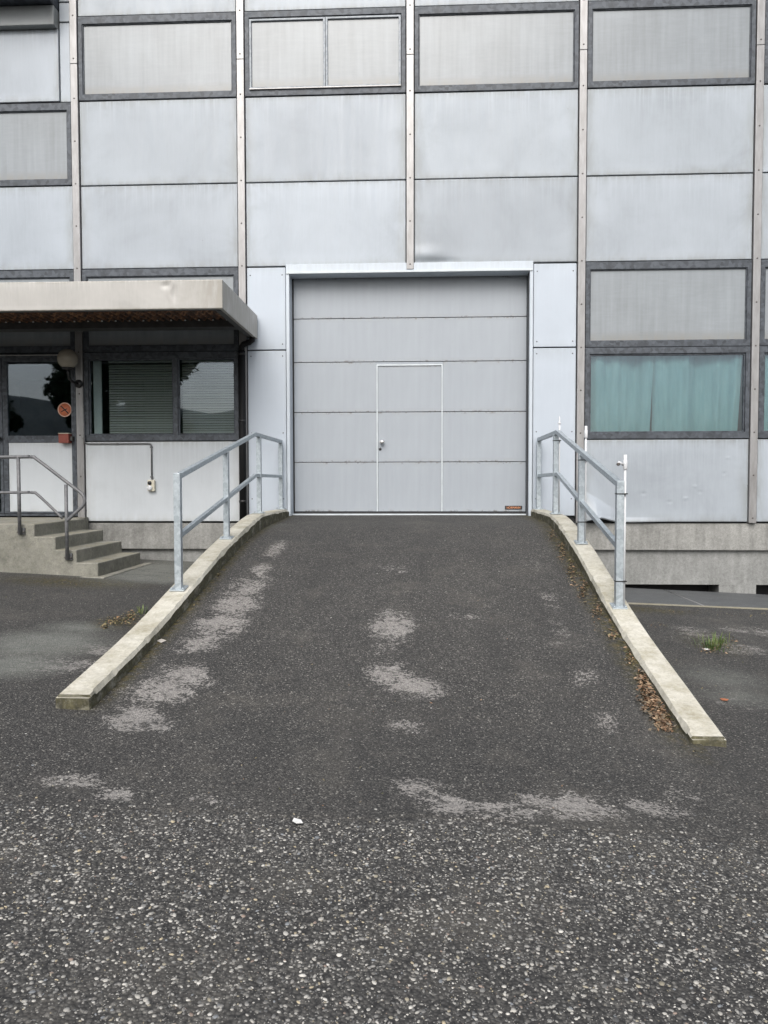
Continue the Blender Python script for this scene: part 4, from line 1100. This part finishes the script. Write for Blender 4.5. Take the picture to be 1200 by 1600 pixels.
litter('dry_leaves', [(1004, 1066, 12, 20, 170), (1015, 1092, 14, 22, 330), (1030, 1118, 14, 22, 330), (1042, 1136, 10, 10, 120)], 'drift of dry brown leaves against the chipped ramp kerb', BR)
litter('leaf_debris', [(864, 832, 6, 14, 90), (878, 862, 8, 18, 140), (893, 893, 8, 20, 150), (911, 923, 8, 20, 130), (933, 956, 8, 18, 90), (957, 992, 10, 16, 60), (985, 1030, 9, 22, 70)], 'scattered brown leaf bits in the mossy joint of the chipped kerb', YG + BR, (.008, .018))
litter('leaf_debris', [(205, 963, 18, 6, 90), (185, 972, 26, 7, 110), (165, 980, 12, 4, 40), (300, 940, 12, 10, 30), (340, 900, 8, 6, 14)], 'yellowish dead leaves beside the kerb near the entrance steps', YG, (.008, .020))
litter('leaf_debris', [(1112, 1015, 26, 8, 60), (1140, 1008, 30, 10, 30), (1035, 978, 14, 5, 16)], 'dead leaf bits around the grass tuft in the asphalt', YG + BR, (.008, .020))
litter('leaf_debris', [(1098, 1178, 22, 6, 22)], 'few dry bits at the nose of the chipped kerb', YG, (.006, .014))

litter('leaf_debris', [(1050, 957, 60, 3, 40), (1150, 962, 60, 3, 30), (1080, 1060, 70, 50, 18)], 'sparse dry bits along the light well edging', YG, (.006, .014))
litter('leaf_debris', [(120, 912, 90, 4, 40), (60, 935, 60, 20, 16), (250, 905, 20, 6, 10)], 'sparse dry bits along the foot of the entrance steps', YG, (.006, .014))
litter('leaf_debris', [(600, 1100, 260, 60, 20), (480, 1000, 120, 80, 10), (760, 950, 80, 60, 8), (500, 1230, 400, 50, 24)], 'few dry bits scattered over the ramp asphalt', YG + BR, (.005, .010))

def tuft(px, py, n, h, label, seed):
    random.seed(seed); p = pix(px, py); root = empty('grass_tuft', tuple(p)); cs, fs, ts = [], [], []
    for _ in range(n):
        a = random.uniform(0, 6.28); r = abs(random.gauss(0, .085)); b = np.array([r * math.cos(a), r * math.sin(a), 0.0])
        L = h * random.uniform(.4, 1.1); d = np.array([math.cos(a), math.sin(a), 0]) * random.uniform(.1, .8) * L; w = np.array([-math.sin(a), math.cos(a), 0]) * random.uniform(.002, .0045)
        pts = [b, b + d * .4 + [0, 0, L * .65], b + d + [0, 0, L * .85]]; i = len(cs)
        cs += [pts[0] - w, pts[0] + w, pts[1] - w * .8, pts[1] + w * .8, pts[2], pts[2] + w * .1]
        fs += [(i, i + 1, i + 3, i + 2), (i + 2, i + 3, i + 5, i + 4)]
        col = np.array(random.choice([(.05, .10, .025), (.08, .13, .03), (.15, .17, .06), (.10, .14, .04)])); ts += [col] * 6
    bl = link('blades', raw_mesh('blades', np.array(cs), np.array(fs), None, False, np.array(ts)), 'grass', root, tuple(p)); bl['kind'] = 'stuff'
    return tag(root, label, 'grass')
tuft(1112, 1013, 120, .10, 'small green grass tuft growing through the asphalt near the light well', 1)
tuft(1122, 1006, 60, .12, 'taller sprig of grass growing next to the tuft near the light well', 2)
tuft(222, 958, 30, .08, 'dry yellowish weed beside the kerb near the entrance steps', 3)

def scrap(px, py, w, d, mat, name, label, rot, lift=.004):
    p = pix(px, py); bm = bmesh.new(); n = 4 if mat == 'card' else 5; top = []; bot = []
    for k in range(n):
        a = 2 * math.pi * k / n; r = random.uniform(.75, 1.1); x, y = w * r * math.cos(a), d * r * math.sin(a); z = random.uniform(0, .006)
        bot.append(bm.verts.new((x, y, z + .001))); top.append(bm.verts.new((x, y, z + .003)))
    bm.faces.new(top); bm.faces.new(bot[::-1])
    for k in range(n): bm.faces.new((bot[k], bot[(k + 1) % n], top[(k + 1) % n], top[k]))
    o = link(name, bm_mesh(bm, name), mat, None, (p[0], p[1], surf_z(p[0], p[1]) + lift)); o.rotation_euler.z = rot
    o.rotation_euler.y = math.atan(.05)
    return tag(o, label, name.split('_')[-1])
o = scrap(252, 1003, .042, .040, 'card', 'cardboard_scrap', 'flat grey cardboard scrap on the ramp by the kerb', .3); o.rotation_euler.x = .22
scrap(464, 1287, .022, .03, 'paper', 'paper_scrap', 'crumpled white paper scrap on the seam of the coarse asphalt', .8)
scrap(1103, 1016, .05, .035, 'paper', 'paper_scrap', 'white paper scrap lying by the green grass tuft', .2)
scrap(1131, 1095, .034, .03, 'brownleaf', 'brown_leaf', 'single reddish brown leaf on the asphalt outside the chipped kerb', .1, .006)
